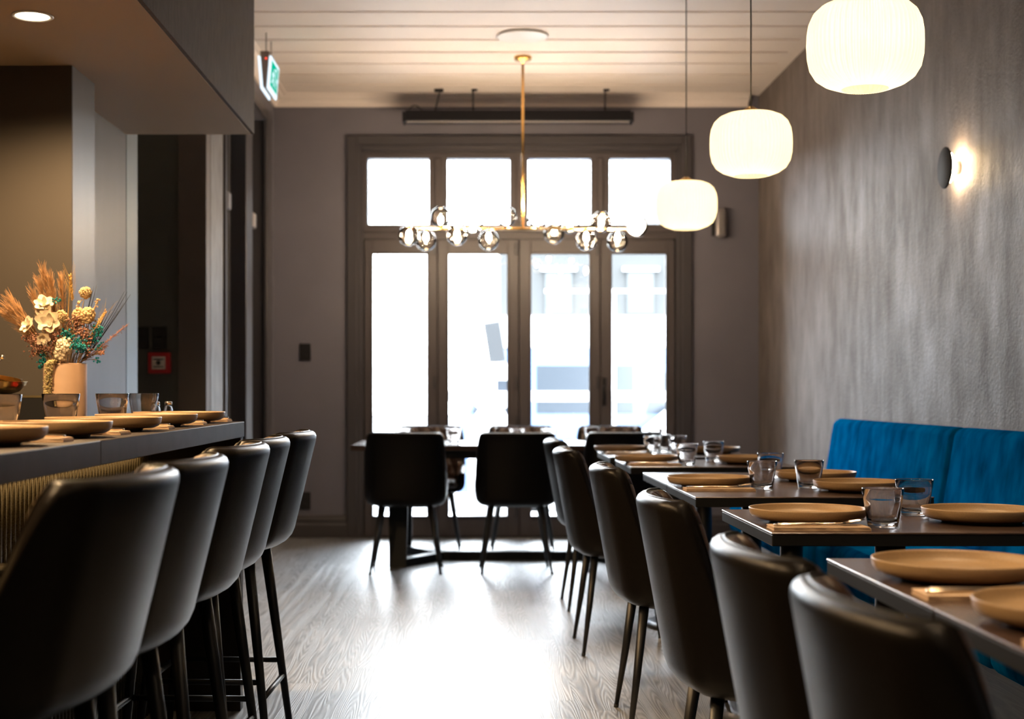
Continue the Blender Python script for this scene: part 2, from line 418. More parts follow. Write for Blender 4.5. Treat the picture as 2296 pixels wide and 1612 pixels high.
# ------------------------------------------------------------------ geometry helpers
class MB:
    """collects shapes and links them as ONE mesh object"""
    def __init__(s):
        s.v = []; s.f = []; s.uv = None; s.sm = []
    def add(s, vs, fs, smooth=False, uv=None):
        o = len(s.v)
        s.v += [tuple(p) for p in vs]
        s.f += [tuple(i + o for i in f) for f in fs]
        s.sm += [smooth] * len(fs)
        if uv is not None:
            if s.uv is None: s.uv = [(0, 0)] * o
            s.uv += list(uv)
        elif s.uv is not None:
            s.uv += [(0, 0)] * len(vs)
        return s
    def box(s, x0, x1, y0, y1, z0, z1, bev=0.0, seg=2):
        if x0 > x1: x0, x1 = x1, x0
        if y0 > y1: y0, y1 = y1, y0
        if z0 > z1: z0, z1 = z1, z0
        if bev <= 0:
            v = [(x, y, z) for z in (z0, z1) for (x, y) in ((x0, y0), (x1, y0), (x1, y1), (x0, y1))]
            return s.add(v, [(0, 3, 2, 1), (4, 5, 6, 7), (0, 1, 5, 4), (1, 2, 6, 5), (2, 3, 7, 6), (3, 0, 4, 7)])
        bm = bmesh.new()
        bmesh.ops.create_cube(bm, size=1)
        for v in bm.verts:
            v.co = Vector(((x0 + x1) / 2 + v.co.x * (x1 - x0), (y0 + y1) / 2 + v.co.y * (y1 - y0), (z0 + z1) / 2 + v.co.z * (z1 - z0)))
        bmesh.ops.bevel(bm, geom=list(bm.edges), offset=min(bev, 0.49 * min(x1 - x0, y1 - y0, z1 - z0)), segments=seg, affect='EDGES', profile=0.5)
        bm.verts.index_update()
        bm.normal_update()
        for_sm = [seg > 1 and max(abs(c_) for c_ in f.normal) < 0.9999 for f in bm.faces]
        s.add([v.co[:] for v in bm.verts], [tuple(v.index for v in f.verts) for f in bm.faces], True)
        s.sm[-len(for_sm):] = for_sm
        bm.free()
        return s
    def tube(s, pts, r, n=10, cap=True, smooth=True):
        pts = [Vector(p) for p in pts]
        rs = r if isinstance(r, (list, tuple)) else [r] * len(pts)
        vs = []; fs = []
        prev = None
        for i, p in enumerate(pts):
            d = (pts[min(i + 1, len(pts) - 1)] - pts[max(i - 1, 0)])
            if d.length < 1e-9: d = Vector((0, 0, 1))
            d.normalize()
            if prev is None:
                a = Vector((0, 0, 1)) if abs(d.z) < 0.9 else Vector((1, 0, 0))
                u = d.cross(a).normalized()
            else:
                u = (prev - d * prev.dot(d))
                u = u.normalized() if u.length > 1e-6 else d.orthogonal().normalized()
            prev = u
            w = d.cross(u)
            for k in range(n):
                t = 2 * PI * k / n
                vs.append(p + (u * math.cos(t) + w * math.sin(t)) * rs[i])
        for i in range(len(pts) - 1):
            for k in range(n):
                k2 = (k + 1) % n
                fs.append((i * n + k, i * n + k2, (i + 1) * n + k2, (i + 1) * n + k))
        if cap:
            fs.append(tuple(range(n - 1, -1, -1)))
            fs.append(tuple((len(pts) - 1) * n + k for k in range(n)))
        return s.add(vs, fs, smooth)
    def lathe(s, prof, n=40, c=(0, 0, 0), rib=0.0, nrib=0, axis='z', smooth=True):
        vs = []; fs = []
        m = len(prof)
        for i, (r, z) in enumerate(prof):
            for k in range(n):
                t = 2 * PI * k / n
                rr = r
                if rib and nrib:
                    rr = r * (1 + rib * (0.5 + 0.5 * math.cos(nrib * t)) ** 0.6 - rib) if r > 0.001 else r
                x, y = rr * math.cos(t), rr * math.sin(t)
                if axis == 'z': vs.append((c[0] + x, c[1] + y, c[2] + z))
                elif axis == 'x': vs.append((c[0] + z, c[1] + x, c[2] + y))
                else: vs.append((c[0] + x, c[1] + z, c[2] + y))
        for i in range(m - 1):
            for k in range(n):
                k2 = (k + 1) % n
                fs.append((i * n + k, i * n + k2, (i + 1) * n + k2, (i + 1) * n + k))
        return s.add(vs, fs, smooth)
    def ball(s, c, r, n=10, m=6, sq=(1, 1, 1)):
        prof = []
        vs = [(c[0], c[1], c[2] - r * sq[2])]; fs = []
        for i in range(1, m):
            a = -PI / 2 + PI * i / m
            for k in range(n):
                t = 2 * PI * k / n
                vs.append((c[0] + r * sq[0] * math.cos(a) * math.cos(t), c[1] + r * sq[1] * math.cos(a) * math.sin(t), c[2] + r * sq[2] * math.sin(a)))
        vs.append((c[0], c[1], c[2] + r * sq[2]))
        for k in range(n):
            fs.append((0, 1 + (k + 1) % n, 1 + k))
            fs.append((len(vs) - 1, 1 + (m - 2) * n + k, 1 + (m - 2) * n + (k + 1) % n))
        for i in range(m - 2):
            for k in range(n):
                k2 = (k + 1) % n
                fs.append((1 + i * n + k, 1 + i * n + k2, 1 + (i + 1) * n + k2, 1 + (i + 1) * n + k))
        return s.add(vs, fs, True)
    def quad(s, a, b, c, d):
        return s.add([a, b, c, d], [(0, 1, 2, 3)])
    def prism(s, poly, z0, z1, axis='z'):
        """extrude a polygon given in the plane across `axis`"""
        def P(p, h):
            if axis == 'z': return (p[0], p[1], h)
            if axis == 'x': return (h, p[0], p[1])
            return (p[0], h, p[1])
        n = len(poly)
        vs = [P(p, z0) for p in poly] + [P(p, z1) for p in poly]
        fs = [tuple(range(n - 1, -1, -1)), tuple(range(n, 2 * n))]
        fs += [(k, (k + 1) % n, n + (k + 1) % n, n + k) for k in range(n)]
        return s.add(vs, fs)
    def build(s, name, m, parent=None, loc=None, fix=True):
        me = bpy.data.meshes.new(name)
        me.from_pydata(s.v, [], s.f)
        if s.uv is not None:
            ul = me.uv_layers.new(name='UVMap')
            for l in me.loops:
                ul.data[l.index].uv = s.uv[l.vertex_index]
        me.polygons.foreach_set('use_smooth', s.sm)
        if fix:
            bm = bmesh.new(); bm.from_mesh(me)
            bmesh.ops.recalc_face_normals(bm, faces=bm.faces)
            bm.to_mesh(me); bm.free()
        me.materials.append(m)
        me.update()
        o = bpy.data.objects.new(name, me)
        COL.objects.link(o)
        if parent is not None: o.parent = parent
        if loc is not None: o.location = loc
        return o

def tag(o, label=None, cat=None, group=None, kind=None):
    if label: o['label'] = label
    if cat: o['category'] = cat
    if group: o['group'] = group
    if kind: o['kind'] = kind
    return o

def empty(name, loc, rz=0):
    o = bpy.data.objects.new(name, None)
    o.empty_display_size = 0.05
    COL.objects.link(o)
    o.location = loc; o.rotation_euler = (0, 0, rz)
    return o

def copy_tree(o, parent=None):
    c = o.copy(); COL.objects.link(c); c.parent = parent
    for ch in [x for x in bpy.data.objects if x.parent == o]:
        copy_tree(ch, c)
    return c

def struct(name, mb, m):
    return tag(mb.build(name, m), kind='structure')

def bez(p0, p1, p2, n=8):
    p0, p1, p2 = Vector(p0), Vector(p1), Vector(p2)
    return [p0 * (1 - t) ** 2 + p1 * 2 * t * (1 - t) + p2 * t * t for t in [i / n for i in range(n + 1)]]
# ================================================================== THE SETTING
XR, XL, YB, ZC, ZS = 2.14, -1.45, 10.53, 3.27, 2.27

struct('floor', MB().box(-4.2, 2.4, -3.2, 10.78, -0.06, 0.0), MT['floor'])

# ceiling: boards running across the room with grooves between, flat border by the right wall
c = MB()
c.box(-4.2, 2.4, -3.2, 10.8, ZC + 0.02, ZC + 0.12)
pitch = 0.325
y = 10.15
ys = []
while y > -3.2:
    ys.append(y); y -= pitch
edges = [10.8] + ys + [-3.2]
for a, b_ in zip(edges[:-1], edges[1:]):
    c.box(XL - 0.02 if a > 6.6 else -1.0, 2.06, b_ + 0.016, a - 0.016, ZC, ZC + 0.02)
c.box(2.06, 2.4, -3.2, 10.8, ZC, ZC + 0.02)
struct('ceiling', c, MT['ceiling'])

# cornices on front wall and left wall: stepped profile
def cornice(axis, a0, a1, wall, sgn):
    m = MB()
    prof = [(0, 0), (0, -0.085), (0.018, -0.085), (0.022, -0.062), (0.045, -0.040), (0.075, -0.030), (0.082, -0.012), (0.105, -0.010), (0.108, 0)]
    poly = [(wall + sgn * p[0], ZC + p[1]) for p in prof]
    m.prism(poly, a0, a1, axis)
    return m
struct('trim_1', cornice('x', XL, 2.06, YB, -1), MT['ceiling'])
struct('trim_2', cornice('y', 6.6, YB, XL, 1), MT['ceiling'])

struct('wall_right', MB().box(XR, XR + 0.2, -3.2, 10.8, 0, ZC), MT['plaster'])
struct('wall_rear', MB().box(-4.2, 2.4, -3.3, -3.1, 0, ZC), MT['taupe'])
struct('wall_kitchen', MB().box(-4.3, -4.1, -3.2, 7.0, 0, ZC), MT['taupe'])

# front wall with the glazed opening
OX0, OX1, OZ1 = -0.83, 1.57, 2.90
w = MB()
w.box(XL - 0.9, OX0, YB, YB + 0.22, 0, ZC)
w.box(OX1, XR + 0.2, YB, YB + 0.22, 0, ZC)
w.box(OX0, OX1, YB, YB + 0.22, OZ1, ZC)
struct('wall_front', w, MT['taupe'])

# casing round the opening
t = MB()
def casing_strip(m, x0, x1, z0, z1, d):
    m.box(x0, x1, YB - d, YB + 0.0, z0, z1, 0.004, 1)
casing_strip(t, -0.907, -0.835, 0, 2.974, 0.028)
casing_strip(t, -0.84, -0.80, 0, 2.92, 0.016)
casing_strip(t, 1.575, 1.645, 0, 2.974, 0.028)
casing_strip(t, 1.54, 1.58, 0, 2.92, 0.016)
casing_strip(t, -0.835, 1.575, 2.905, 2.974, 0.027)
casing_strip(t, -0.80, 1.54, 2.865, 2.906, 0.015)
t.box(-0.815, -0.785, YB - 0.005, YB + 0.17, 0, 2.88)
t.box(1.525, 1.555, YB - 0.005, YB + 0.17, 0, 2.88)
t.box(-0.815, 1.555, YB - 0.005, YB + 0.17, 2.855, 2.885)
t.box(-0.80, 1.54, YB + 0.10, YB + 0.16, 2.19, 2.23)
for x_ in (-0.80, 1.50):
    t.box(x_, x_ + 0.045, YB + 0.076, YB + 0.16, 0, 2.88)
struct('trim_3', t, MT['trim'])

# baseboards of the front wall
def baseboard(x0, x1):
    m = MB()
    prof = [(0, 0), (0, 0.165), (0.008, 0.165), (0.012, 0.145), (0.018, 0.135), (0.018, 0.105), (0.026, 0.095), (0.028, 0.0)]
    m.prism([(YB - p[0], p[1]) for p in prof], x0, x1, 'x')
    return m
struct('baseboard_left', baseboard(XL, -0.907), MT['trim'])
struct('baseboard_right', baseboard(1.645, XR), MT['trim'])

# transom light: frame with four panes
tx = [(-0.757, -0.302), (-0.166, 0.299), (0.435, 0.900), (1.04, 1.488)]
TZ0, TZ1 = 2.322, 2.812
f = MB()
f.box(-0.785, 1.525, YB + 0.03, YB + 0.14, TZ1, 2.855)
f.box(-0.785, 1.525, YB + 0.03, YB + 0.14, 2.215, TZ0)
f.box(-0.785, 1.525, YB + 0.0, YB + 0.04, 2.262, 2.290, 0.004, 1)
bnds = [-0.785] + [x for p in tx for x in p] + [1.525]
for i in range(0, len(bnds), 2):
    f.box(bnds[i], bnds[i + 1], YB + 0.03, YB + 0.14, TZ0, TZ1)
    if 0 < i < 8:
        mid = (bnds[i] + bnds[i + 1]) / 2
        f.box(mid - 0.022, mid + 0.022, YB + 0.012, YB + 0.05, TZ0, TZ1, 0.004, 1)
wf = struct('window_1', f, MT['joinery'])
for a, b_ in tx:
    MB().box(a - 0.01, b_ + 0.01, YB + 0.078, YB + 0.084, TZ0 - 0.01, TZ1 + 0.01).build('glass_pane', MT['pane'], wf)

# four bifold leaves, each with a tall pane
dx = [(-0.721, -0.312), (-0.159, 0.282), (0.452, 0.890), (1.05, 1.458)]
lb = [-0.783, -0.238, 0.366, 0.970, 1.523]
DZ0, DZ1, DTOP = 0.153, 2.103, 2.205
for i, (a, b_) in enumerate(dx):
    x0, x1 = lb[i] + 0.003, lb[i + 1] - 0.003
    g = MB()
    g.box(x1 - 0.02, x1 + 0.02, YB + 0.076, YB + 0.088, 0.008, DTOP + 0.012)
    g.box(x0, x1, YB + 0.076, YB + 0.088, DTOP - 0.02, DTOP + 0.012)
    g.box(x0, a, YB + 0.02, YB + 0.075, 0.008, DTOP, 0.003, 1)
    g.box(b_, x1, YB + 0.02, YB + 0.075, 0.008, DTOP, 0.003, 1)
    g.box(a, b_, YB + 0.02, YB + 0.075, DZ1, DTOP, 0.003, 1)
    g.box(a, b_, YB + 0.02, YB + 0.075, 0.008, DZ0, 0.003, 1)
    for (p, q, r_, s_) in ((a - 0.012, a + 0.006, DZ0, DZ1), (b_ - 0.006, b_ + 0.012, DZ0, DZ1)):
        g.box(p, q, YB + 0.012, YB + 0.03, r_, s_, 0.003, 1)
    g.box(a, b_, YB + 0.012, YB + 0.03, DZ1 - 0.006, DZ1 + 0.012, 0.003, 1)
    g.box(a, b_, YB + 0.012, YB + 0.03, DZ0 - 0.012, DZ0 + 0.006, 0.003, 1)
    d = struct('door_%d' % (i + 1), g, MT['joinery'])
    MB().box(a - 0.01, b_ + 0.01, YB + 0.045, YB + 0.051, DZ0 - 0.01, DZ1 + 0.01).build('glass_pane', MT['pane'], d)
    for hz in (2.14, 1.15, 0.2):
        if i < 3:
            MB().box(x1 - 0.028, x1 - 0.006, YB + 0.004, YB + 0.02, hz - 0.045, hz + 0.045, 0.003, 1).build('hinge', MT['trim'], d)
    if i == 3:
        hb = MB().box(x0 + 0.012, x0 + 0.036, YB + 0.008, YB + 0.02, 0.98, 1.18, 0.004, 1)
        hb.tube([(x0 + 0.024, YB + 0.01, 1.12), (x0 + 0.024, YB - 0.035, 1.12), (x0 + 0.024, YB - 0.038, 1.02)], 0.008, 8)
        hb.build('door_handle', MT['black_metal'], d)
    if i == 1:
        MB().box(x1 - 0.02, x1 - 0.008, YB + 0.004, YB + 0.02, 0.5, 0.9, 0.002, 1).build('bolt', MT['trim'], d)
struct('trim_4', MB().box(-0.785, 1.525, YB, YB + 0.15, -0.001, 0.008), MT['black_metal'])

# ---- left side: column, wall, niche, pillar, two tall doors
w = MB()
w.box(-1.715, XL, 5.196, 5.50, 0, ZS)
struct('wall_column', w, MT['taupe_satin'])
struct('wall_column_dimmed', MB().box(-1.715, XL - 0.001, 5.188, 5.1955, 0, ZS - 0.001), MT['tan'])  # thin skin on the column front, its dimmer light put into the colour
struct('wall_service', MB().box(-1.80, -1.59, 5.50, 6.58, 0, ZS), MT['taupe_satin'])
struct('trim_5', MB().box(-1.80, -1.588, 6.585, 6.80, 0, ZC), MT['brushed'])
w = MB()
w.box(-2.6, XL - 0.155, 7.87, 7.97, 0, ZC)
w.box(-2.7, -2.6, 6.6, 7.97, 0, ZC)
struct('wall_niche', w, MT['niche'])
struct('trim_6', MB().box(XL - 0.155, XL - 0.002, 7.84, 7.97, 0, ZC), MT['niche_brown'])
struct('wall_pillar', MB().box(XL - 0.15, XL, 7.972, 8.37, 0, ZC), MT['grey_plaster'])
w = MB()
w.box(XL - 0.12, XL, 8.37, YB, 3.00, ZC)
w.box(XL - 0.12, XL, 10.10, YB, 0, 3.00)
struct('wall_left', w, MT['taupe'])
t = MB()
t.box(XL - 0.13, XL + 0.015, 8.372, 8.42, 0, 3.0, 0.004, 1)
t.box(XL - 0.13, XL + 0.012, 9.16, 9.42, 0, 3.0, 0.004, 1)
t.box(XL, XL + 0.022, 10.03, 10.25, 0, 3.075, 0.004, 1)
t.box(XL, XL + 0.022, 8.40, 10.03, 3.0, 3.075, 0.004, 1)
t.box(XL - 0.12, XL, 10.05, 10.10, 0, 3.0)
struct('trim_7', t, MT['trim'])
for n_, (y0, y1) in enumerate(((8.42, 9.16), (9.42, 10.05))):
    m = MB().box(XL - 0.135, XL - 0.095, y0 + 0.003, y1 - 0.003, 0.01, 2.995)
    m.box(XL - 0.1, XL - 0.082, y0 + 0.05, y0 + 0.13, 0.1, 2.9, 0.004, 1)
    m.box(XL - 0.1, XL - 0.082, y1 - 0.13, y1 - 0.05, 0.1, 2.9, 0.004, 1)
    d = struct('door_%d' % (5 + n_), m, MT['dark_panel'])
    MB().box(XL - 0.09, XL + 0.02, y0 + 0.015, y0 + 0.12, 2.17, 2.27, 0.006, 1).build('door_closer', MT['grey_plastic'], d)
struct('wall_left_lower', MB().box(-4.2, -2.6, 6.9, 7.0, 0, ZC), MT['niche'])

# soffit over the bar, with its rough fascia
s = MB().box(-4.1, -1.012, -3.1, 6.58, ZS, ZC - 0.0)
struct('ceiling_soffit', s, MT['soffit'])
fa = MB().box(-1.012, -0.997, -3.1, 6.582, ZS + 0.002, ZC - 0.001)
struct('trim_8', fa, MT['fascia'])

# ================================================================== OUTSIDE THE WINDOWS
GZ = -0.40
struct('ground_pavement', MB().box(-30, 30, 10.79, 14.2, GZ - 0.1, -0.12), mat('pale_pavement', (0.38, 0.38, 0.38), 0.8, noise=0.1, nscale=2))
struct('ground_road', MB().box(-60, 60, 14.2, 90, GZ - 0.1, GZ), mat('asphalt', (0.13, 0.13, 0.135), 0.85, noise=0.1, nscale=3))
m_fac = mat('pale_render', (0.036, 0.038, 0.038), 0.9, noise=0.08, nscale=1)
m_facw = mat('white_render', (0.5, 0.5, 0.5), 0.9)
m_win = mat('dark_street_window', (0.018, 0.024, 0.026), 0.3)
b = empty('street_building', (0, 33, GZ))
tag(b, 'pale two-storey building across the street seen through the right-hand panes', 'building')
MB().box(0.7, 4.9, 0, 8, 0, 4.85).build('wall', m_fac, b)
MB().box(0.5, 4.95, -0.35, 0, 2.5, 3.22).build('balcony_band', m_facw, b)
for i in range(2):
    x = 1.75 + i * 1.9
    fr = MB().box(x, x + 0.62, -0.06, 0.02, 3.28, 4.25).build('window', m_win, b)
    MB().box(x - 0.1, x + 0.72, -0.16, 0.0, 4.27, 4.36).build('lintel', m_facw, fr)
    MB().box(x, x + 1.3, -0.06, 0.02, 0.4, 2.4).build('window', m_win, b)
# unseen neighbours on either side, added to cut sky glare on the side walls
for (nm, xa, xb, lab) in [('street_building', 5.0, 27.0, 'unseen taller street building right of the pale one, added to block sky glare'), ('street_building', -27.0, -8.0, 'unseen street building left of the glazed opening, added to block sky glare')]:
    bb = empty(nm, ((xa + xb) / 2, 33, GZ)); tag(bb, lab, 'building')
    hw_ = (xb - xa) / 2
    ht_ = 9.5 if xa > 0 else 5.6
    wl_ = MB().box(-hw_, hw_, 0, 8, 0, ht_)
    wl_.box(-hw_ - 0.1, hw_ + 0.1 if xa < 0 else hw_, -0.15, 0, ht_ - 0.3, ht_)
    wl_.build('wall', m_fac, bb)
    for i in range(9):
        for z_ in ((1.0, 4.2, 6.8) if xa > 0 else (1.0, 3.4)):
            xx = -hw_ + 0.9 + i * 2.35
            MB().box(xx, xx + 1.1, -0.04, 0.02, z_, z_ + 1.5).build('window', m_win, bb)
# rail in front of the glass doors
rl = empty('street_railing', (0.7, 12.3, -0.12))
tag(rl, 'white horizontal railing on the pavement outside the glass doors', 'railing')
mw = mat('white_gloss_paint', (0.72, 0.72, 0.72), 0.5)
MB().box(-0.95, 1.6, -0.03, 0.03, 1.115, 1.205).build('rail', mw, rl)
MB().box(-0.05, 1.6, -0.03, 0.03, 2.055, 2.085).build('rail', mw, rl)
for x in (-0.9, 0.55, 1.55):
    MB().box(x - 0.02, x + 0.02, 0.035, 0.075, 0, 2.09 if x > 0 else 1.2).build('post', mw, rl)

def car(name, x0, L, Hh, y, body, glass, prof, win, label, wheels):
    e = empty(name, (x0, y, GZ))
    tag(e, label, 'car' if 'car' in label else 'van')
    MB().prism([(px * L, pz * Hh) for px, pz in prof], 0, 1.7, 'y').build('body', body, e)
    for wq in win:
        MB().prism([(px * L, pz * Hh) for px, pz in wq], -0.012, 0.0, 'y').build('side_window', glass, e)
    for wx in wheels:
        MB().lathe([(0, 0), (0.3, 0), (0.32, 0.03), (0.32, 0.18), (0, 0.18)], 24, (wx * L, -0.03, 0.32), axis='y').build('wheel', MT['rubber'], e)
    return e
m_blue = mat('pale_blue_paint', (0.065, 0.10, 0.19), 0.35)
m_van_glass = mat('van_side_glass', (0.020, 0.026, 0.033), 0.25)
m_white = mat('white_car_paint', (0.6, 0.6, 0.6), 0.3)
car('blue_van', -0.15, 4.9, 1.98, 16.6, m_blue, m_van_glass,
    [(0, 0.15), (0, 0.5), (0.02, 0.62), (0.07, 0.93), (0.12, 1.0), (0.95, 1.0), (1.0, 0.9), (1.0, 0.15)],
    [[(0.035, 0.62), (0.085, 0.90), (0.16, 0.90), (0.16, 0.62)],
     [(0.19, 0.62), (0.19, 0.90), (0.42, 0.90), (0.42, 0.62)],
     [(0.45, 0.62), (0.47, 0.82), (0.52, 0.90), (0.66, 0.90), (0.66, 0.62)], [(0.70, 0.62), (0.70, 0.90), (0.95, 0.90), (0.95, 0.62)]],
    'pale blue van parked across the road behind the glass doors', (0.2, 0.8))
car('white_car', 0.72, 3.9, 1.36, 14.6, m_white, mat('car_side_glass', (0.05, 0.06, 0.07), 0.2),
    [(0, 0.2), (0.0, 0.55), (0.12, 0.68), (0.30, 0.72), (0.40, 0.96), (0.48, 1.0), (0.72, 0.98), (0.90, 0.66), (1.0, 0.6), (1.0, 0.2)],
    [[(0.335, 0.73), (0.415, 0.92), (0.52, 0.94), (0.52, 0.73)], [(0.54, 0.73), (0.54, 0.94), (0.70, 0.92), (0.78, 0.73)]],
    'white car parked at the kerb, lower than the blue van', (0.2, 0.8))
# ticket machine / kiosk on the pavement
k = empty('parking_meter', (0.19, 12.6, -0.12))
tag(k, 'white rounded pavement kiosk with a tilted grey head, outside the second glass door', 'parking meter')
MB().lathe([(0, 0), (0.19, 0), (0.20, 0.6), (0.19, 0.78), (0.15, 0.98), (0.10, 1.05), (0, 1.05)], 24).build('base', mw, k)
MB().box(-0.15, 0.16, -0.1, 0.1, 1.05, 1.46, 0.06, 3).build('cabinet', mw, k)
hd = MB().box(-0.075, 0.075, -0.05, 0.05, 0, 0.36, 0.01, 2).build('head', mat('pale_grey_head', (0.055, 0.06, 0.065), 0.5), k)
hd.location = (0.06, 0, 1.46); hd.rotation_euler = (0, R(-9), 0)
pm = MB().box(0.05, 0.15, -0.106, -0.10, 1.12, 1.30).build('front_panel', mat('slate_panel', (0.03, 0.04, 0.055), 0.5), k)
# small planter far left
pe = empty('street_planter', (-1.02, 13.3, -0.12))
tag(pe, 'small green potted shrub on the pavement outside the leftmost pane', 'potted plant')
MB().lathe([(0, 0), (0.14, 0), (0.18, 0.35), (0.15, 0.35), (0, 0.33)], 20).build('pot', mw, pe)
lf = MB()
for i in range(60):
    a = random.uniform(0, 2 * PI); r_ = random.uniform(0, 0.16); z = random.uniform(0.36, 0.78)
    lf.ball((r_ * math.cos(a), r_ * math.sin(a), z), 0.035, 6, 4, (1, 1, 1.4))
lf.build('foliage', mat('shrub_green', (0.08, 0.12, 0.02), 0.7), pe)
# ================================================================== SEATING
def chair_shell(zb, ztop, za1, zarm, hw, yback, yfront, Rc, lean, thick=0.05, rbot=0.055, bow=0.05):
    """returns (shell MB, lining MB, piping points) of a tub back that faces +Y"""
    NU = 92
    L1 = yfront - (yback + Rc); La = PI / 2 * Rc; L2 = hw - Rc
    half = L1 + La + L2
    def path(s):
        """s in [-half, half]; 0 at back centre; returns x, y, nx, ny"""
        sg = 1 if s >= 0 else -1
        a = abs(s)
        if a <= L2:
            t_ = 2 * bow * a / hw ** 2
            l_ = math.sqrt(1 + t_ * t_)
            return sg * a, yback - bow * (1 - (a / hw) ** 2), sg * t_ / l_, -1.0 / l_
        if a <= L2 + La:
            t = (a - L2) / Rc
            nx, ny = math.sin(t), -math.cos(t)
            mx_ = L2 + Rc * nx
            return sg * (L2 + Rc * nx), yback + Rc + Rc * ny - bow * (1 - min(1, mx_ / hw) ** 2), *((lambda p, q: (sg * p / math.hypot(p, q), q / math.hypot(p, q)))(nx + 2 * bow * L2 / hw ** 2 * (1 - t / (PI / 2)), ny))
        d = a - L2 - La
        return sg * hw, yback + Rc + d, sg * 1.0, 0.0
    def rim(s):
        a = abs(s)
        if a <= L2: d = 0.0
        elif a <= L2 + La: d = Rc * (1 - math.cos((a - L2) / Rc))
        else: d = Rc + a - L2 - La
        # d runs forward from the back; the rim drops steeply round the corner, then eases along the arm
        k = min(1, max(0, (d - 0.018) / 0.050))
        k = k * k * (3 - 2 * k)
        tot = L1 + Rc
        arm = za1 + (zarm - za1) * min(1, max(0, (d - 0.04) / (tot - 0.04)))
        return ztop + (arm - ztop) * k
    def P(s, inset, z):
        x, y, nx, ny = path(s)
        f = max(0, min(1.05, (z - zb) / (ztop - zb)))
        x -= nx * inset; y -= ny * inset
        fy = max(0, min(1, (yfront - y) / (yfront - yback)))
        y -= lean * f * fy
        x *= 0.965 + 0.035 * min(1, f * 2.2)
        return (x, y, z)
    ss = [-half + 2 * half * i / NU for i in range(NU + 1)]
    rr = thick / 2
    rows = []
    for s in ss:
        h = rim(s)
        sec = [(0.12, zb + 0.012), (rbot, zb)]
        for k in range(1, 5):
            a = PI / 2 * k / 4
            sec.append((rbot * (1 - math.sin(a)), zb + rbot * (1 - math.cos(a))))
        z0 = zb + rbot
        z1 = max(z0 + 0.01, h - rr)
        for k in range(1, 9):
            sec.append((0, z0 + (z1 - z0) * k / 8))
        for k in range(1, 8):
            a = PI * k / 8
            sec.append((rr - rr * math.cos(a), z1 + rr * math.sin(a)))
        zi = zb + 0.09
        for k in range(0, 7):
            sec.append((thick, z1 + (zi - z1) * k / 6))
        rows.append([P(s, i_, z_) for i_, z_ in sec])
    n = len(rows[0])
    vs = [p for r_ in rows for p in r_]
    fs = []
    for i in range(NU):
        for k in range(n):
            k2 = (k + 1) % n
            fs.append((i * n + k, (i + 1) * n + k, (i + 1) * n + k2, i * n + k2))
    fs.append(tuple(range(n))); fs.append(tuple(NU * n + k for k in range(n - 1, -1, -1)))
    shell = MB().add(vs, fs, True)
    # lining
    vs = []; uv = []; fs = []
    m = 0
    for s in ss[1:-1]:
        h = rim(s)
        z1 = max(zb + rbot + 0.01, h - rr)
        sec = [(rr + rr * 0.25, z1 + rr * 0.90), (rr + rr * 0.62, z1 + rr * 0.84), (thick - 0.001, z1 + rr * 0.45), (thick + 0.006, z1)]
        zi = zb + 0.09
        for k in range(1, 9):
            sec.append((thick + 0.008, z1 + (zi - z1) * k / 8))
        m = len(sec)
        for (i_, z_) in sec:
            vs.append(P(s, i_, z_)); uv.append((s, z_ + 0.02))
    for i in range(len(ss) - 3):
        for k in range(m - 1):
            fs.append((i * m + k, (i + 1) * m + k, (i + 1) * m + k + 1, i * m + k + 1))
    lining = MB().add(vs, fs, True, uv)
    pip = [P(s, rr + rr * 0.12, max(zb + rbot + 0.01, rim(s) - rr) + rr * 0.995) for s in ss[1:-1]]
    return shell, lining, pip

def cushion(cx, cy, hx, hy, z0, z1, dome=0.012, e=3.6, puff=0.02):
    N = 44
    rings = [(0.90, z0), (0.985, z0 + 0.012), (1.0, z0 + (z1 - z0) * 0.45), (0.985, z1 - 0.018), (0.94, z1 - 0.004), (0.85, z1 + dome * 0.3), (0.6, z1 + dome * 0.75), (0.3, z1 + dome), (0.02, z1 + dome)]
    vs = []; uv = []; fs = []
    for (k, z) in rings:
        for i in range(N):
            t = 2 * PI * i / N
            ct, st = math.cos(t), math.sin(t)
            x = cx + k * hx * math.copysign(abs(ct) ** (2 / e), ct)
            y_ = cy + k * hy * math.copysign(abs(st) ** (2 / e), st)
            vs.append((x, y_, z)); uv.append((x, y_ + (z - z1) * 0.5))
    for j in range(len(rings) - 1):
        for i in range(N):
            i2 = (i + 1) % N
            fs.append((j * N + i, j * N + i2, (j + 1) * N + i2, (j + 1) * N + i))
    fs.append(tuple(range(N - 1, -1, -1))); fs.append(tuple((len(rings) - 1) * N + i for i in range(N)))
    return MB().add(vs, fs, True, uv)

def make_chair():
    root = empty('dining_chair', (0, 0, 0))
    sh, li, pip = chair_shell(0.400, 0.84, 0.585, 0.530, 0.250, -0.172, 0.12, 0.080, 0.080, 0.05, 0.055)
    so = sh.build('backrest', MT['leather'], root)
    li.build('quilted_lining', MT['quilt'], so, fix=False)
    MB().tube(pip, 0.0028, 6).build('piping', MT['leather'], so)
    st = cushion(0, 0.035, 0.200, 0.205, 0.425, 0.478).build('seat', MT['quilt'], root)
    cushion(0, 0.02, 0.20, 0.185, 0.392, 0.425, 0).build('seat_base', MT['leather'], st)
    for sx in (-1, 1):
        for sy in (-1, 1):
            lg = MB().tube([(sx * 0.145, sy * 0.135, 0.408), (sx * 0.178, sy * 0.162, 0.19), (sx * 0.208, sy * 0.188, 0.006)], [0.0165, 0.0125, 0.0075], 14)
            lo = lg.build('leg', MT['black_metal'], root)
            MB().tube([(sx * 0.2072, sy * 0.1872, 0.012), (sx * 0.209, sy * 0.189, 0.0)], [0.0088, 0.0085], 12).build('foot_cap', MT['rubber'], lo)
    return root

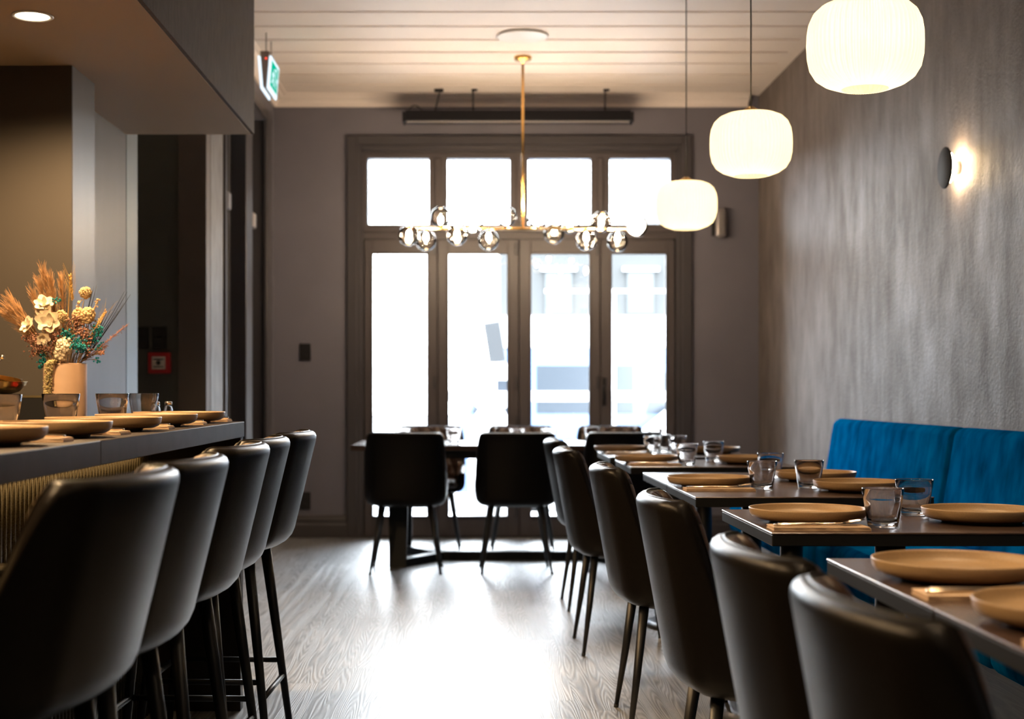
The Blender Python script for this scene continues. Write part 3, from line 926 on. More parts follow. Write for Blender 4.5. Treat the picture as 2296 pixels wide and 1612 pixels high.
def make_stool():
    root = empty('bar_stool', (0, 0, 0))
    sh, li, pip = chair_shell(0.605, 0.957, 0.790, 0.762, 0.258, -0.175, 0.12, 0.085, 0.085, 0.05, 0.05)
    so = sh.build('backrest', MT['stool_leather'], root)
    li.build('quilted_lining', MT['stool_quilt'], so, fix=False)
    MB().tube(pip, 0.0028, 6).build('piping', MT['stool_leather'], so)
    st = cushion(0, 0.035, 0.200, 0.205, 0.645, 0.735).build('seat', MT['stool_quilt'], root)
    cushion(0, 0.02, 0.20, 0.185, 0.596, 0.645, 0).build('seat_base', MT['stool_leather'], st)
    for sx in (-1, 1):
        for sy in (-1, 1):
            lg = MB().tube([(sx * 0.135, sy * 0.125, 0.615), (sx * 0.202, sy * 0.196, 0.006)], [0.018, 0.0105], 14)
            lo = lg.build('leg', MT['black_metal'], root)
            MB().tube([(sx * 0.2015, sy * 0.1955, 0.012), (sx * 0.2025, sy * 0.1965, 0.0)], [0.0118, 0.0115], 12).build('foot_cap', MT['rubber'], lo)
    def at(z):
        k = (0.615 - z) / 0.609
        return 0.135 + 0.067 * k, 0.125 + 0.071 * k
    ax, ay = at(0.22)
    fr = MB()
    fr.tube([(-ax, ay, 0.22), (ax, ay, 0.22)], 0.0095, 10)
    fr.build('footrest', MT['black_metal'], root)
    for sx in (-1, 1):
        MB().tube([(sx * ax, -ay, 0.22), (sx * ax, ay, 0.22)], 0.0085, 10).build('stretcher', MT['black_metal'], root)
    bx, by = at(0.17)
    MB().tube([(-bx, -by, 0.17), (bx, -by, 0.17)], 0.0085, 10).build('stretcher', MT['black_metal'], root)
    return root

OR = ['nearest', 'second', 'third', 'fourth', 'fifth', 'sixth', 'seventh']
chair0 = make_chair()
stool0 = make_stool()
# dining chairs along the right-hand tables, their backs to the aisle (facing +X)
rowc = [(0.702, 1.70, 4, 'dark brown leather dining chair filling the lower right corner, nearest of its row'),
        (0.688, 2.24, 3, 'dark leather dining chair, second from the camera in the right-hand row'),
        (0.690, 3.32, 0, 'dark leather dining chair, third in the right-hand row, at the table with two tumblers'),
        (0.690, 4.66, 0, 'dark leather dining chair, fourth in the right-hand row, both rear legs in view'),
        (0.650, 6.02, 1, 'dark leather dining chair, fifth in the right-hand row, just behind the fourth'),
        (0.672, 7.20, 1, 'dark leather dining chair, farthest of the right-hand row, mostly hidden')]
first = True
for (x, y, dz, lab) in rowc:
    o = chair0 if first else copy_tree(chair0)
    first = False
    o.location = (x, y, 0); o.rotation_euler.z = -PI / 2 + R(dz)
    tag(o, lab, 'chair', 'dining chairs along the aisle')
for (x, y, rz, lab) in [(-0.38, 8.59, 0, 'dark leather chair seen from behind at the left end of the long table'),
                        (0.276, 8.59, 1, 'dark leather chair seen from behind at the middle of the long table'),
                        (0.92, 8.66, 0, 'dark leather chair seen from behind at the right end of the long table')]:
    o = copy_tree(chair0); o.location = (x, y, 0); o.rotation_euler.z = R(rz)
    tag(o, lab, 'chair', 'chairs round the long table')
for (x, y, lab) in [(-0.275, 9.75, 'chair facing the camera across the long table, leftmost by the glass doors'),
                    (0.36, 9.75, 'chair facing the camera across the long table, middle one by the glass doors'),
                    (0.985, 9.75, 'chair facing the camera across the long table, rightmost by the glass doors')]:
    o = copy_tree(chair0); o.location = (x, y, 0); o.rotation_euler.z = PI
    tag(o, lab, 'chair', 'chairs round the long table')
for i, (x, y, rz) in enumerate([(-0.776, 2.20, -6), (-0.770, 2.67, -3), (-0.780, 3.32, -3), (-0.792, 3.81, -2), (-0.783, 4.39, -2)]):
    o = stool0 if i == 0 else copy_tree(stool0)
    o.location = (x, y, 0); o.rotation_euler.z = PI / 2 + R(rz)
    tag(o, ['brown leather bar stool nearest the camera, its quilted seat showing', 'brown leather bar stool, second from the camera along the counter',
            'brown leather bar stool, middle of the five along the counter', 'brown leather bar stool, fourth from the camera along the counter',
            'brown leather bar stool at the far end of the counter, beside the aisle'][i], 'bar stool', 'bar stools along the counter')

# ================================================================== TABLES
TX0, TX1, TZ = 0.706, 1.455, 0.75
def make_table(w, d):
    root = empty('dining_table', (0, 0, 0))
    MB().box(-w / 2, w / 2, -d / 2, d / 2, TZ - 0.005, TZ, 0.0015, 1).build('tabletop', MT['tabletop'], root)
    MB().box(-w / 2 + 0.001, w / 2 - 0.001, -d / 2 + 0.001, d / 2 - 0.001, TZ - 0.032, TZ - 0.0052, 0.002, 1).build('edge_band', MT['edge'], root)
    pd = MB().tube([(0, 0, 0.03), (0, 0, TZ - 0.045)], 0.038, 20).build('column', MT['black_metal'], root)
    MB().box(-0.2, 0.2, -0.03, 0.03, TZ - 0.045, TZ - 0.031).box(-0.03, 0.03, -0.2, 0.2, TZ - 0.044, TZ - 0.032).build('bracket', MT['black_metal'], pd)
    MB().lathe([(0, 0.0), (0.262, 0.0), (0.27, 0.006), (0.268, 0.014), (0.20, 0.020), (0.06, 0.028), (0.045, 0.045), (0, 0.045)], 56).build('base_plate', MT['base'], root)
    return root
MT['edge'] = mat('black_laminate_edge', (0.008, 0.0075, 0.007), 0.5, noise=0.1, spec=0.3)
MT['base'] = mat('brushed_base_plate', (0.22, 0.22, 0.23), 0.28, metal=0.9, noise=0.1)
tabs = {'E1': (1.50, 2.165), 'E2': (2.17, 2.815), 'A': (3.325, 3.985), 'B1': (4.45, 5.10), 'B2': (5.105, 5.80), 'C': (6.24, 6.90), 'D': (7.16, 7.86)}
order = ['E1', 'E2', 'A', 'B1', 'B2', 'C', 'D']
table0 = make_table(TX1 - TX0, 0.66)
tl = ['small dark table nearest the camera, cut by the right edge of the photo', 'small dark table, second from the camera, half behind the nearest chairs',
      'small dark wood table, third from the camera, with two tumblers side by side', 'small dark wood table, fourth from the camera, under the middle pendant',
      'small dark table pushed against the far side of the fourth table', 'small dark table, sixth from the camera along the blue bench', 'small dark table, farthest of those along the bench side']
for i, kx in enumerate(order):
    y0, y1 = tabs[kx]
    o = table0 if i == 0 else copy_tree(table0)
    o.location = ((TX0 + TX1) / 2, (y0 + y1) / 2, 0)
    o.scale = (1, (y1 - y0) / 0.66, 1)
    tag(o, tl[i], 'table', 'two-seat tables along the bench')

# long table by the glass doors
lt = empty('long_table', (0.30, 9.16, 0))
tag(lt, 'long dark table with a steel trestle base in front of the glass doors', 'table')
MB().box(-1.03, 1.03, -0.43, 0.43, TZ - 0.034, TZ, 0.003, 2).build('tabletop', MT['tabletop'], lt)
MB().box(-0.95, 0.95, -0.36, 0.36, TZ - 0.085, TZ - 0.035).build('apron', MT['dark_blue_metal'], lt)
MB().box(-0.5, 0.5, -0.04, 0.04, 0.0, 0.055).build('floor_beam', MT['dark_blue_metal'], lt)
for sx in (-1, 1):
    for sy in (-1, 1):
        # foot running from the beam end out to the corner, then a flat leg up to the top
        fx, fy = sx * 0.73, sy * 0.40
        a = Vector((sx * 0.48, 0, 0)); b_ = Vector((fx, fy, 0)); n_ = Vector((-(b_ - a).y, (b_ - a).x, 0)).normalized() * 0.035
        poly = [(a + n_)[:2], (b_ + n_)[:2], (b_ - n_)[:2], (a - n_)[:2]]
        MB().prism(poly, 0.0, 0.05, 'z').build('foot', MT['dark_blue_metal'], lt)
        lg = MB().add([(fx - 0.065, fy - 0.03, 0), (fx + 0.04, fy - 0.03, 0), (fx + 0.04, fy + 0.03, 0), (fx - 0.065, fy + 0.03, 0),
                       (fx - 0.075, fy - sy * 0.10 - 0.03, TZ - 0.085), (fx + 0.055, fy - sy * 0.10 - 0.03, TZ - 0.085), (fx + 0.055, fy - sy * 0.10 + 0.03, TZ - 0.085), (fx - 0.075, fy - sy * 0.10 + 0.03, TZ - 0.085)],
                      [(0, 3, 2, 1), (4, 5, 6, 7), (0, 1, 5, 4), (1, 2, 6, 5), (2, 3, 7, 6), (3, 0, 4, 7)])
        lg.build('leg', MT['dark_blue_metal'], lt)

# ================================================================== BENCH
def make_bench():
    root = empty('banquette_bench', (0, 0, 0))
    ends = [7.98, 5.99, 4.00, 2.01, 0.4]
    for a, b_ in zip(ends[:-1], ends[1:]):
        bm = bmesh.new()
        bmesh.ops.create_cube(bm, size=1)
        for v in bm.verts:
            top = v.co.z > 0
            x = (2.125 if v.co.x > 0 else (2.035 if top else 1.955))
            v.co = Vector((x, (a - 0.004) if v.co.y > 0 else (b_ + 0.004), 0.93 if top else 0.44))
        bmesh.ops.bevel(bm, geom=list(bm.edges), offset=0.04, segments=5, affect='EDGES', profile=0.5)
        bm.verts.index_update()
        mb = MB().add([v.co[:] for v in bm.verts], [tuple(v.index for v in f_.verts) for f_ in bm.faces], True)
        bm.free()
        mb.build('back_cushion', MT['velvet'], root)
        MB().box(1.45, 1.98, b_ + 0.003, a - 0.003, 0.29, 0.47, 0.045, 5).build('seat_cushion', MT['velvet'], root)
    MB().box(1.50, 2.12, 0.4, 7.96, 0, 0.288).build('plinth', MT['plinth'], root)
    MB().box(2.07, 2.13, 0.4, 7.96, 0.288, 0.86).build('back_frame', MT['plinth'], root)
    return root
tag(make_bench(), 'long blue velvet banquette bench against the streaked right-hand wall', 'bench')

# ================================================================== TABLEWARE
def make_plate():
    prof = [(0, 0.005), (0.084, 0.005), (0.087, 0.0), (0.096, 0.0), (0.100, 0.006), (0.126, 0.0085), (0.139, 0.0135), (0.1450, 0.022), (0.1470, 0.034),
            (0.1466, 0.0362), (0.1445, 0.0362), (0.1425, 0.032), (0.1400, 0.023), (0.133, 0.0165), (0.120, 0.0145), (0.06, 0.0135), (0, 0.0135)]
    return MB().lathe(prof, 64).build('plate', MT['plate'])
def make_tumbler():
    prof = [(0, 0.001), (0.030, 0.0), (0.0355, 0.003), (0.0385, 0.02), (0.0465, 0.07), (0.0500, 0.0945), (0.0495, 0.0958), (0.0485, 0.0955),
            (0.0480, 0.094), (0.0440, 0.070), (0.0350, 0.024), (0.0310, 0.0165), (0.02, 0.0135), (0, 0.0128)]
    return MB().lathe(prof, 48).build('drinking_glass', MT['tumbler'])
def make_napkin():
    m = MB()
    for i, (x0, x1, y0, y1) in enumerate([(-0.115, 0.115, -0.043, 0.043), (-0.1135, 0.1145, -0.0425, 0.041), (-0.115, 0.112, -0.043, 0.042)]):
        z = i * 0.0031
        n = 14
        vs = []; fs = []
        for k in range(n + 1):
            x = x0 + (x1 - x0) * k / n
            w_ = 0.0008 * math.sin(k * 1.9 + i * 2)
            vs += [(x, y0 + w_, z), (x, y1 - w_, z), (x, y1 - w_, z + 0.0027 + w_ * 0.3), (x, y0 + w_, z + 0.0027 - w_ * 0.3)]
        for k in range(n):
            for q in range(4):
                q2 = (q + 1) % 4
                fs.append((k * 4 + q, k * 4 + q2, (k + 1) * 4 + q2, (k + 1) * 4 + q))
        fs.append((3, 2, 1, 0)); fs.append((n * 4, n * 4 + 1, n * 4 + 2, n * 4 + 3))
        m.add(vs, fs)
    return m.build('napkin', MT['napkin'])
def strip(sec, curve=lambda x: 0.0, th=0.0018):
    """flat metal strip from (x, half width, thickness) stations, centred on y=0"""
    m = MB(); vs = []; fs = []
    for (x, hw, t_) in sec:
        z = curve(x)
        vs += [(x, -hw, z), (x, -hw * 0.4, z - t_ * 0.4), (x, hw * 0.4, z - t_ * 0.4), (x, hw, z), (x, hw * 0.5, z + t_), (x, -hw * 0.5, z + t_)]
    for i in range(len(sec) - 1):
        for k in range(6):
            k2 = (k + 1) % 6
            fs.append((i * 6 + k, i * 6 + k2, (i + 1) * 6 + k2, (i + 1) * 6 + k))
    fs.append((5, 4, 3, 2, 1, 0)); e = (len(sec) - 1) * 6
    fs.append((e, e + 1, e + 2, e + 3, e + 4, e + 5))
    return m.add(vs, fs, True)
def make_knife():
    m = strip([(-0.105, 0.005, 0.003), (-0.10, 0.0065, 0.004), (-0.03, 0.0048, 0.0042), (0.0, 0.004, 0.004), (0.012, 0.0075, 0.0015), (0.07, 0.0085, 0.0012), (0.098, 0.006, 0.001), (0.106, 0.001, 0.0008)], lambda x: 0.002)
    return m.build('table_knife', MT['cutlery'])
def make_fork():
    cv = lambda x: 0.002 + 0.010 * max(0, (x - 0.02) / 0.08) ** 1.6
    m = strip([(-0.10, 0.0065, 0.0025), (-0.09, 0.0072, 0.0028), (-0.02, 0.0035, 0.0028), (0.03, 0.0032, 0.0025), (0.05, 0.010, 0.0015), (0.062, 0.0115, 0.0014)], cv)
    for k in range(4):
        y0 = -0.0096 + k * 0.0064
        pts = [(0.060 + i * 0.0115, y0, cv(0.060 + i * 0.0115) + 0.0006) for i in range(5)]
        m.tube(pts, [0.0017, 0.0016, 0.0014, 0.0012, 0.0007], 6)
    return m.build('table_fork', MT['cutlery'])
MT['cutlery'] = mat('warm_polished_steel', (0.80, 0.66, 0.50), 0.13, metal=1.0)
protos = {}
def place(kind, maker, x, y, z, rz, label, cat, group, tilt=(0, 0)):
    if kind not in protos:
        protos[kind] = maker(); o = protos[kind]
    else:
        o = protos[kind].copy(); COL.objects.link(o)
    o.location = (x, y, z); o.rotation_euler = (tilt[0], tilt[1], rz)
    return tag(o, label, cat, group)
tn = {'E1': 'nearest small table', 'E2': 'second small table from the camera', 'A': 'third small table from the camera', 'B1': 'fourth small table from the camera',
      'B2': 'fifth small table from the camera', 'C': 'sixth small table from the camera', 'D': 'farthest small table by the bench'}
# plates: table, x, y, side
for (t_, x, y, side) in [('E1', 0.862, 2.005, 'chair'), ('E2', 0.858, 2.50, 'chair'), ('A', 0.857, 3.605, 'chair'), ('A', 1.296, 3.60, 'bench'),
                         ('B1', 0.835, 4.945, 'chair'), ('B1', 1.285, 4.70, 'bench'), ('B2', 1.277, 5.25, 'bench'),
                         ('C', 0.815, 6.55, 'chair'), ('C', 1.276, 6.50, 'bench'), ('D', 0.82, 7.68, 'chair'), ('D', 1.285, 7.54, 'bench')]:
    place('plate', make_plate, x, y, TZ + 0.0005, random.uniform(0, 6), 'tan stoneware plate on the %s side of the %s' % (side, tn[t_]), 'plate', 'tan plates on the small tables')
for (t_, x, y, q) in [('A', 1.003, 3.452, 'nearer one on the'), ('A', 1.185, 3.79, 'farther one on the'), ('B1', 0.985, 4.79, 'chair-side one on the'), ('B1', 1.155, 4.84, 'bench-side one on the'),
                      ('B2', 1.146, 5.42, 'only one on the'), ('C', 0.975, 6.385, 'nearer one on the'), ('C', 1.149, 6.70, 'farther one on the'),
                      ('D', 0.965, 7.50, 'chair-side one on the'), ('D', 1.105, 7.56, 'middle one on the'), ('D', 1.045, 7.74, 'farthest one on the')]:
    place('tumbler', make_tumbler, x, y, TZ + 0.0005, 0, 'short smoky glass tumbler, %s %s' % (q, tn[t_]), 'drinking glass', 'tumblers on the small tables')
for i, (x, y) in enumerate([(-0.42, 8.98), (-0.10, 8.98), (0.30, 8.98), (0.50, 8.99), (0.80, 9.30), (1.18, 9.05)]):
    place('tumbler', make_tumbler, x, y, TZ + 0.0005, 0, '%s glass tumbler from the left on the long table by the glass doors' % ['first', 'second', 'third', 'fourth', 'fifth', 'sixth'][i], 'drinking glass', 'tumblers on the long table')
# napkins and cutlery of the small tables (chair side, to the diner's right)
for (t_, x, y) in [('E1', 0.83, 1.80), ('E2', 0.835, 2.275), ('A', 0.834, 3.402), ('B1', 0.83, 4.735), ('C', 0.825, 6.34), ('D', 0.83, 7.47)]:
    place('napkin', make_napkin, x, y, TZ + 0.0006, R(random.uniform(-1, 1)), 'folded beige napkin beside the plate on the %s' % tn[t_], 'napkin', 'napkins on the small tables')
    place('knife', make_knife, x - 0.005, y - 0.012, TZ + 0.0102, R(3), 'steel knife on the beige napkin on the %s' % tn[t_], 'knife', 'knives on the small tables')
    place('fork', make_fork, x + 0.008, y + 0.016, TZ + 0.0102, R(-2), 'steel fork on the beige napkin on the %s' % tn[t_], 'fork', 'forks on the small tables')
# ================================================================== BAR
BZ, BX, BE = 0.978, -0.77, 4.86
bar = empty('bar_counter', (0, 0, 0))
tag(bar, 'long bar counter with a dark slab top and ribbed olive front on the left', 'bar counter')
MB().box(-1.72, BX, 1.0, 2.969, BZ - 0.052, BZ, 0.002, 2).build('countertop', MT['bar_top'], bar)
MB().box(-1.72, BX, 2.971, BE, BZ - 0.052, BZ, 0.002, 2).build('countertop', MT['bar_top'], bar)
MB().box(-1.66, BX - 0.004, BE - 0.055, BE - 0.002, 0, BZ - 0.053, 0.002, 1).build('end_panel', MT['bar_top'], bar)
m = MB()
y = 1.0
prof = []
while y < BE - 0.06:
    m.tube([(-1.085, y + 0.0165, 0.0), (-1.085, y + 0.0165, BZ - 0.053)], 0.0125, 10, True)
    y += 0.033
m.box(-1.11, -1.088, 1.0, BE - 0.056, 0, BZ - 0.053)
m.build('ribbed_front', MT['ribs'], bar)
MB().box(-1.70, -1.66, 1.0, BE - 0.056, 0, BZ - 0.053).build('back_panel', MT['black_plastic'], bar)
# LED strip tucked under the overhang
ls = empty('led_strip', (-1.035, 2.95, BZ - 0.053))
tag(ls, 'thin warm light strip fixed under the counter overhang above the ribbed front', 'light strip')
MB().box(-0.010, 0.010, -1.8, 1.72, -0.010, 0.0).build('channel', MT['grey_plastic'], ls)
MB().box(-0.007, 0.007, -1.79, 1.71, -0.0125, -0.0102).build('diffuser', MT['strip_glow'], ls)

for i, y in enumerate([2.667, 3.157, 3.665, 4.152, 4.62]):
    nm = ['nearest plate', 'second plate', 'third plate', 'fourth plate', 'farthest plate'][i]
    place('plate', make_plate, -0.943, y, BZ + 0.0005, i * 1.1, 'tan stoneware plate on the bar, %s' % ['nearest and cut by the left edge', 'second from the left', 'third from the left, in front of the vase', 'fourth from the left', 'last before the counter end'][i], 'plate', 'tan plates along the bar')
    yn = y + 0.203 if i < 4 else y + 0.19
    place('napkin', make_napkin, -0.925, yn, BZ + 0.0006, R(90 - 90 + [2, -3, 1, 3, -1][i]), 'folded beige napkin on the bar just beyond the %s' % nm, 'napkin', 'napkins along the bar')
    place('knife', make_knife, -0.918, yn - 0.014, BZ + 0.0102, PI + R(2), 'steel knife on the napkin beyond the %s on the bar' % nm, 'knife', 'knives along the bar')
    place('fork', make_fork, -0.925, yn + 0.014, BZ + 0.0102, PI - R(3), 'steel fork on the napkin beyond the %s on the bar' % nm, 'fork', 'forks along the bar')
for i, (x, y) in enumerate([(-1.085, 3.285), (-1.092, 3.80), (-1.088, 4.33), (-1.088, 4.745)]):
    place('tumbler', make_tumbler, x, y, BZ + 0.0005, 0, 'smoky glass tumbler on the bar, %s' % ['cut by the left edge', 'in front of the vase', 'just right of the vase', 'last one, beside the glass shakers'][i], 'drinking glass', 'tumblers along the bar')

# glass shakers
for i, (x, y) in enumerate([(-1.022, 4.825), (-1.062, 4.815)]):
    e = empty('glass_shaker', (x, y, BZ))
    tag(e, ['clear glass shaker at the counter end, the one farther right', 'clear glass shaker half hidden behind the last tumbler'][i], 'shaker', 'glass shakers at the counter end')
    MB().lathe([(0, 0.0), (0.013, 0.0), (0.0148, 0.003), (0.0148, 0.042), (0.0115, 0.052), (0.0115, 0.058), (0.0098, 0.058), (0.0098, 0.05), (0.0128, 0.041), (0.0128, 0.005), (0, 0.005)], 24).build('jar', MT['clear'], e)
    MB().lathe([(0, 0.069), (0.009, 0.069), (0.0125, 0.066), (0.0128, 0.059), (0, 0.0585)], 24).build('lid', MT['steel'], e)

# dark box with red packet and brass bowls, utensils
bx = empty('storage_box', (-1.50, 4.60, BZ))
tag(bx, 'open dark box on the bar between the brass bowls and the vase', 'box')
mb = MB()
mb.box(-0.17, 0.17, -0.10, 0.10, 0, 0.006)
for (a, b_, c_, d_) in ((-0.17, -0.164, -0.1, 0.1), (0.164, 0.17, -0.1, 0.1), (-0.17, 0.17, -0.1, -0.094), (-0.17, 0.17, 0.094, 0.1)):
    mb.box(a, b_, c_, d_, 0, 0.085)
mb.build('body', MT['black_plastic'], bx)
MB().box(-0.172, 0.172, -0.102, -0.093, 0.083, 0.089).box(-0.172, 0.172, 0.093, 0.102, 0.083, 0.089).box(0.163, 0.172, -0.102, 0.102, 0.083, 0.089).build('rim', mat('olive_rim', (0.10, 0.075, 0.03), 0.4), bx)
pk = MB().box(-0.02, 0.02, -0.02, 0.02, 0, 0.010, 0.003, 2).build('red_packet', MT['red'])
pk.location = (-1.400, 4.56, BZ + 0.074); pk.rotation_euler = (0, R(-12), R(15))
tag(pk, 'red packet lying in the dark box on the bar', 'packet')
MB.bowl = lambda s: s
def bowl(x, y, z, r_, h, tilt, label, m_):
    prof = [(0, 0), (r_ * 0.45, 0), (r_ * 0.80, h * 0.30), (r_ * 0.97, h * 0.75), (r_, h * 0.97), (r_ * 1.02, h), (r_ * 0.99, h * 0.985), (r_ * 0.95, h * 0.75), (r_ * 0.77, h * 0.34), (r_ * 0.42, h * 0.06), (0, h * 0.05)]
    o = MB().lathe(prof, 48).build('metal_bowl', m_)
    o.location = (x, y, z); o.rotation_euler = (R(tilt[0]), R(tilt[1]), 0)
    return tag(o, label, 'bowl', 'brass bowls at the left end')
bowl(-1.545, 4.58, BZ + 0.0895, 0.115, 0.045, (0, 0), 'shallow brass bowl on the dark box, underneath the tilted one', MT['old_brass'])
bowl(-1.555, 4.57, BZ + 0.118, 0.105, 0.042, (-4, 9), 'tilted shiny brass bowl stacked on top of another bowl', MT['old_brass'])
ut = empty('whisk', (-1.60, 4.56, BZ + 0.150))
tag(ut, 'utensil with a pale rounded handle leaning out of the brass bowl', 'utensil')
MB().tube([(-0.02, 0, 0), (0.045, 0.0, 0.045), (0.082, 0, 0.085)], [0.007, 0.009, 0.0095], 14).ball((0.082, 0, 0.085), 0.0095).build('handle', mat('pale_wood_handle', (0.72, 0.5, 0.3), 0.5), ut)
tg = empty('tongs', (-1.575, 4.60, BZ + 0.147))
tag(tg, 'shiny metal tongs resting in the brass bowl behind the pale handle', 'tongs')
MB().tube([(-0.05, 0, 0.0), (0.02, 0, 0.02), (0.062, 0.0, 0.062)], 0.003, 8).build('arm', MT['steel'], tg)
MB().tube([(-0.05, 0.01, 0.0), (0.015, 0.01, 0.03), (0.060, 0.006, 0.070)], 0.003, 8).ball((0.062, 0.004, 0.067), 0.008).build('arm', MT['steel'], tg)

# ================================================================== VASE AND DRIED FLOWERS
VX, VY = -1.308, 4.60
SV = 3189 / VY
va = MB().lathe([(0, 0.0), (0.062, 0.0), (0.068, 0.004), (0.0685, 0.03), (0.0685, 0.19), (0.067, 0.193), (0.064, 0.191), (0.0635, 0.03), (0.05, 0.01), (0, 0.01)], 56).build('vase', MT['vase'])
va.location = (VX, VY, BZ + 0.0005)
tag(va, 'straight peach ceramic vase of dried flowers on the bar', 'vase')
def fp(zx, zy, dy=0.0):
    """point of the bouquet plane, measured on an enlargement of the photo"""
    px, py = zx / 5.372, 600 + zy / 5.372
    Y = VY + dy
    s_ = 3189 / Y
    return Vector(((px - 1053) / s_, Y, H + (878 - py) / s_))
BASE = Vector((VX, VY, BZ + 0.03))
def stem_pts(tip, bend=0.02, n=8, spread=0.03):
    mouth = Vector((VX + max(-0.045, min(0.045, (tip.x - VX) * 0.35)), VY + max(-0.04, min(0.04, (tip.y - VY) * 0.6)), BZ + 0.19))
    mid = mouth.lerp(tip, 0.5) + Vector((0, 0, bend))
    base = Vector((VX + (VX - mouth.x) * 0.5, VY + (VY - mouth.y) * 0.5, BZ + 0.014))
    return [base, mouth] + bez(mouth, mid, tip, n)[1:]
fm = {
    'pampas': mat('rust_pampas', (0.50, 0.27, 0.11), 0.9, noise=0.3, nscale=80),
    'stem': mat('dry_stem', (0.32, 0.21, 0.08), 0.8, noise=0.3, nscale=40),
    'white': MT['linen_white'],
    'teal': mat('teal_blossom', (0.0, 0.24, 0.25), 0.8, noise=0.4, nscale=90),
    'pink': mat('dusty_pink_blossom', (0.42, 0.20, 0.13), 0.85, noise=0.45, nscale=90),
    'cream': mat('cream_seed_heads', (0.66, 0.47, 0.24), 0.85, noise=0.3, nscale=90),
    'black': mat('charcoal_grass', (0.022, 0.022, 0.02), 0.7),
    'wheat': mat('golden_wheat', (0.62, 0.36, 0.08), 0.6, noise=0.2, nscale=90),
    'ama': mat('bleached_amaranth', (0.62, 0.50, 0.24), 0.9, noise=0.3, nscale=120),
    'green': mat('dark_green_leaf', (0.03, 0.05, 0.015), 0.8)}
def flower(name, tip, label, cat, group, stem_m='stem', bend=0.02, r_=0.0013):
    e = empty(name, (0, 0, 0)); tag(e, label, cat, group)
    pts = stem_pts(tip, bend)
    MB().tube(pts, r_, 5).build('stem', fm[stem_m], e)
    return e, pts
def feather(e, pts, L_, n, m_, w=0.02, up=0.7, r_=0.0006, part='plume'):
    """fine hairs along the last part of a stem"""
    mb = MB()
    k0 = len(pts) // 3
    for i in range(n):
        t = random.random() ** 0.8
        j = k0 + t * (len(pts) - 1 - k0)
        a = pts[int(j)].lerp(pts[min(int(j) + 1, len(pts) - 1)], j - int(j))
        d = (pts[-1] - pts[k0]).normalized()
        q = Vector((random.uniform(-1, 1), random.uniform(-1, 1), random.uniform(-1, 1))).normalized()
        dd = (d * up + q * (1 - up)).normalized()
        l_ = L_ * random.uniform(0.5, 1)
        b1 = a + dd * l_ * 0.5 + q * w * 0.2
        b2 = a + dd * l_ + q * w * 0.25 + Vector((0, 0, -l_ * 0.1))
        mb.tube([a, b1, b2], [r_, r_ * 0.9, r_ * 0.5], 3, False)
    mb.build(part, m_, e, fix=False)
pos = ['tallest, straight up at the left', 'second tallest, upright', 'upright beside the wheat ear', 'short, upper left', 'arching far left, lowest tip', 'arching left, uppermost of the three', 'arching left, middle of the three', 'leaning left above the white flowers']
for i, (zx, zy) in enumerate([(525, 70), (610, 160), (745, 165), (480, 215), (60, 565), (150, 410), (95, 480), (400, 345)]):
    tip = fp(zx, zy, random.uniform(-0.02, 0.05))
    e, pts = flower('pampas_stem', tip, 'rust brown pampas grass in the vase, %s' % pos[i], 'dried flower', 'pampas stems in the vase', 'pampas', 0.03)
    feather(e, pts, 0.055, 260, fm['pampas'], 0.02, 0.80, 0.0006)
# white papery flowers
def petals(mb, c, r_, nrm, n=6, cup=0.35):
    nrm = nrm.normalized(); u = nrm.orthogonal().normalized(); v = nrm.cross(u)
    for k in range(n):
        t = 2 * PI * (k + random.uniform(-0.15, 0.15)) / n
        d = u * math.cos(t) + v * math.sin(t); sd = nrm.cross(d)
        rr = r_ * random.uniform(0.85, 1.15)
        vs = []; rows = 5
        for i in range(rows + 1):
            q = i / rows
            wv = math.sin(PI * (0.12 + 0.80 * q)) * rr * 0.42
            base = c + d * rr * q + nrm * (cup * rr * q * q + 0.003)
            vs += [base - sd * wv + nrm * wv * 0.25, base, base + sd * wv + nrm * wv * 0.25]
        fs = []
        for i in range(rows):
            fs += [(i * 3, i * 3 + 1, i * 3 + 4, i * 3 + 3), (i * 3 + 1, i * 3 + 2, i * 3 + 5, i * 3 + 4)]
        o = len(vs)
        vs2 = [p - nrm * 0.0006 for p in vs]
        mb.add(vs + vs2, fs + [tuple(o + j for j in reversed(f_)) for f_ in fs], True)
for i, (zx, zy, r_, dy, nv) in enumerate([(350, 700, 0.030, -0.05, (-0.5, -0.8, 0.5)), (535, 455, 0.034, -0.04, (0.1, -0.7, 0.6)), (590, 650, 0.040, -0.07, (0.0, -0.95, 0.1)), (560, 560, 0.030, -0.05, (-0.3, -0.9, 0.2)), (520, 850, 0.022, -0.06, (0.2, -0.9, -0.3))]):
    tip = fp(zx, zy, dy)
    e, pts = flower('white_flower', tip, 'ivory papery flower in the vase, %s' % ['far left with folded petals', 'topmost with pointed petals', 'largest, in the middle', 'half hidden behind the largest', 'small drooping one low in the bunch'][i], 'dried flower', 'ivory papery flowers in the vase')
    mb = MB(); petals(mb, tip, r_, Vector(nv), 6, 0.3); petals(mb, tip, r_ * 0.6, Vector(nv), 5, 0.9)
    mb.build('petals', fm['white'], e, fix=False)
def puff(e, c, r_, n, br, m_, part='flower_head', sq=(1, 1, 1)):
    mb = MB(); n = int(n * 1.8)
    for i in range(n):
        z = 1 - 2 * (i + 0.5) / n; a = i * 2.39996
        q = math.sqrt(1 - z * z)
        p = c + Vector((q * math.cos(a) * sq[0], q * math.sin(a) * sq[1], z * sq[2])) * r_ * random.uniform(0.85, 1.05)
        mb.ball(p + Vector((random.gauss(0, 1), random.gauss(0, 1), random.gauss(0, 1))) * r_ * 0.07, br * random.uniform(0.7, 1.25), 6, 4)
    mb.ball(c, r_ * 0.78, 12, 8, sq)
    mb.build(part, m_, e, fix=False)
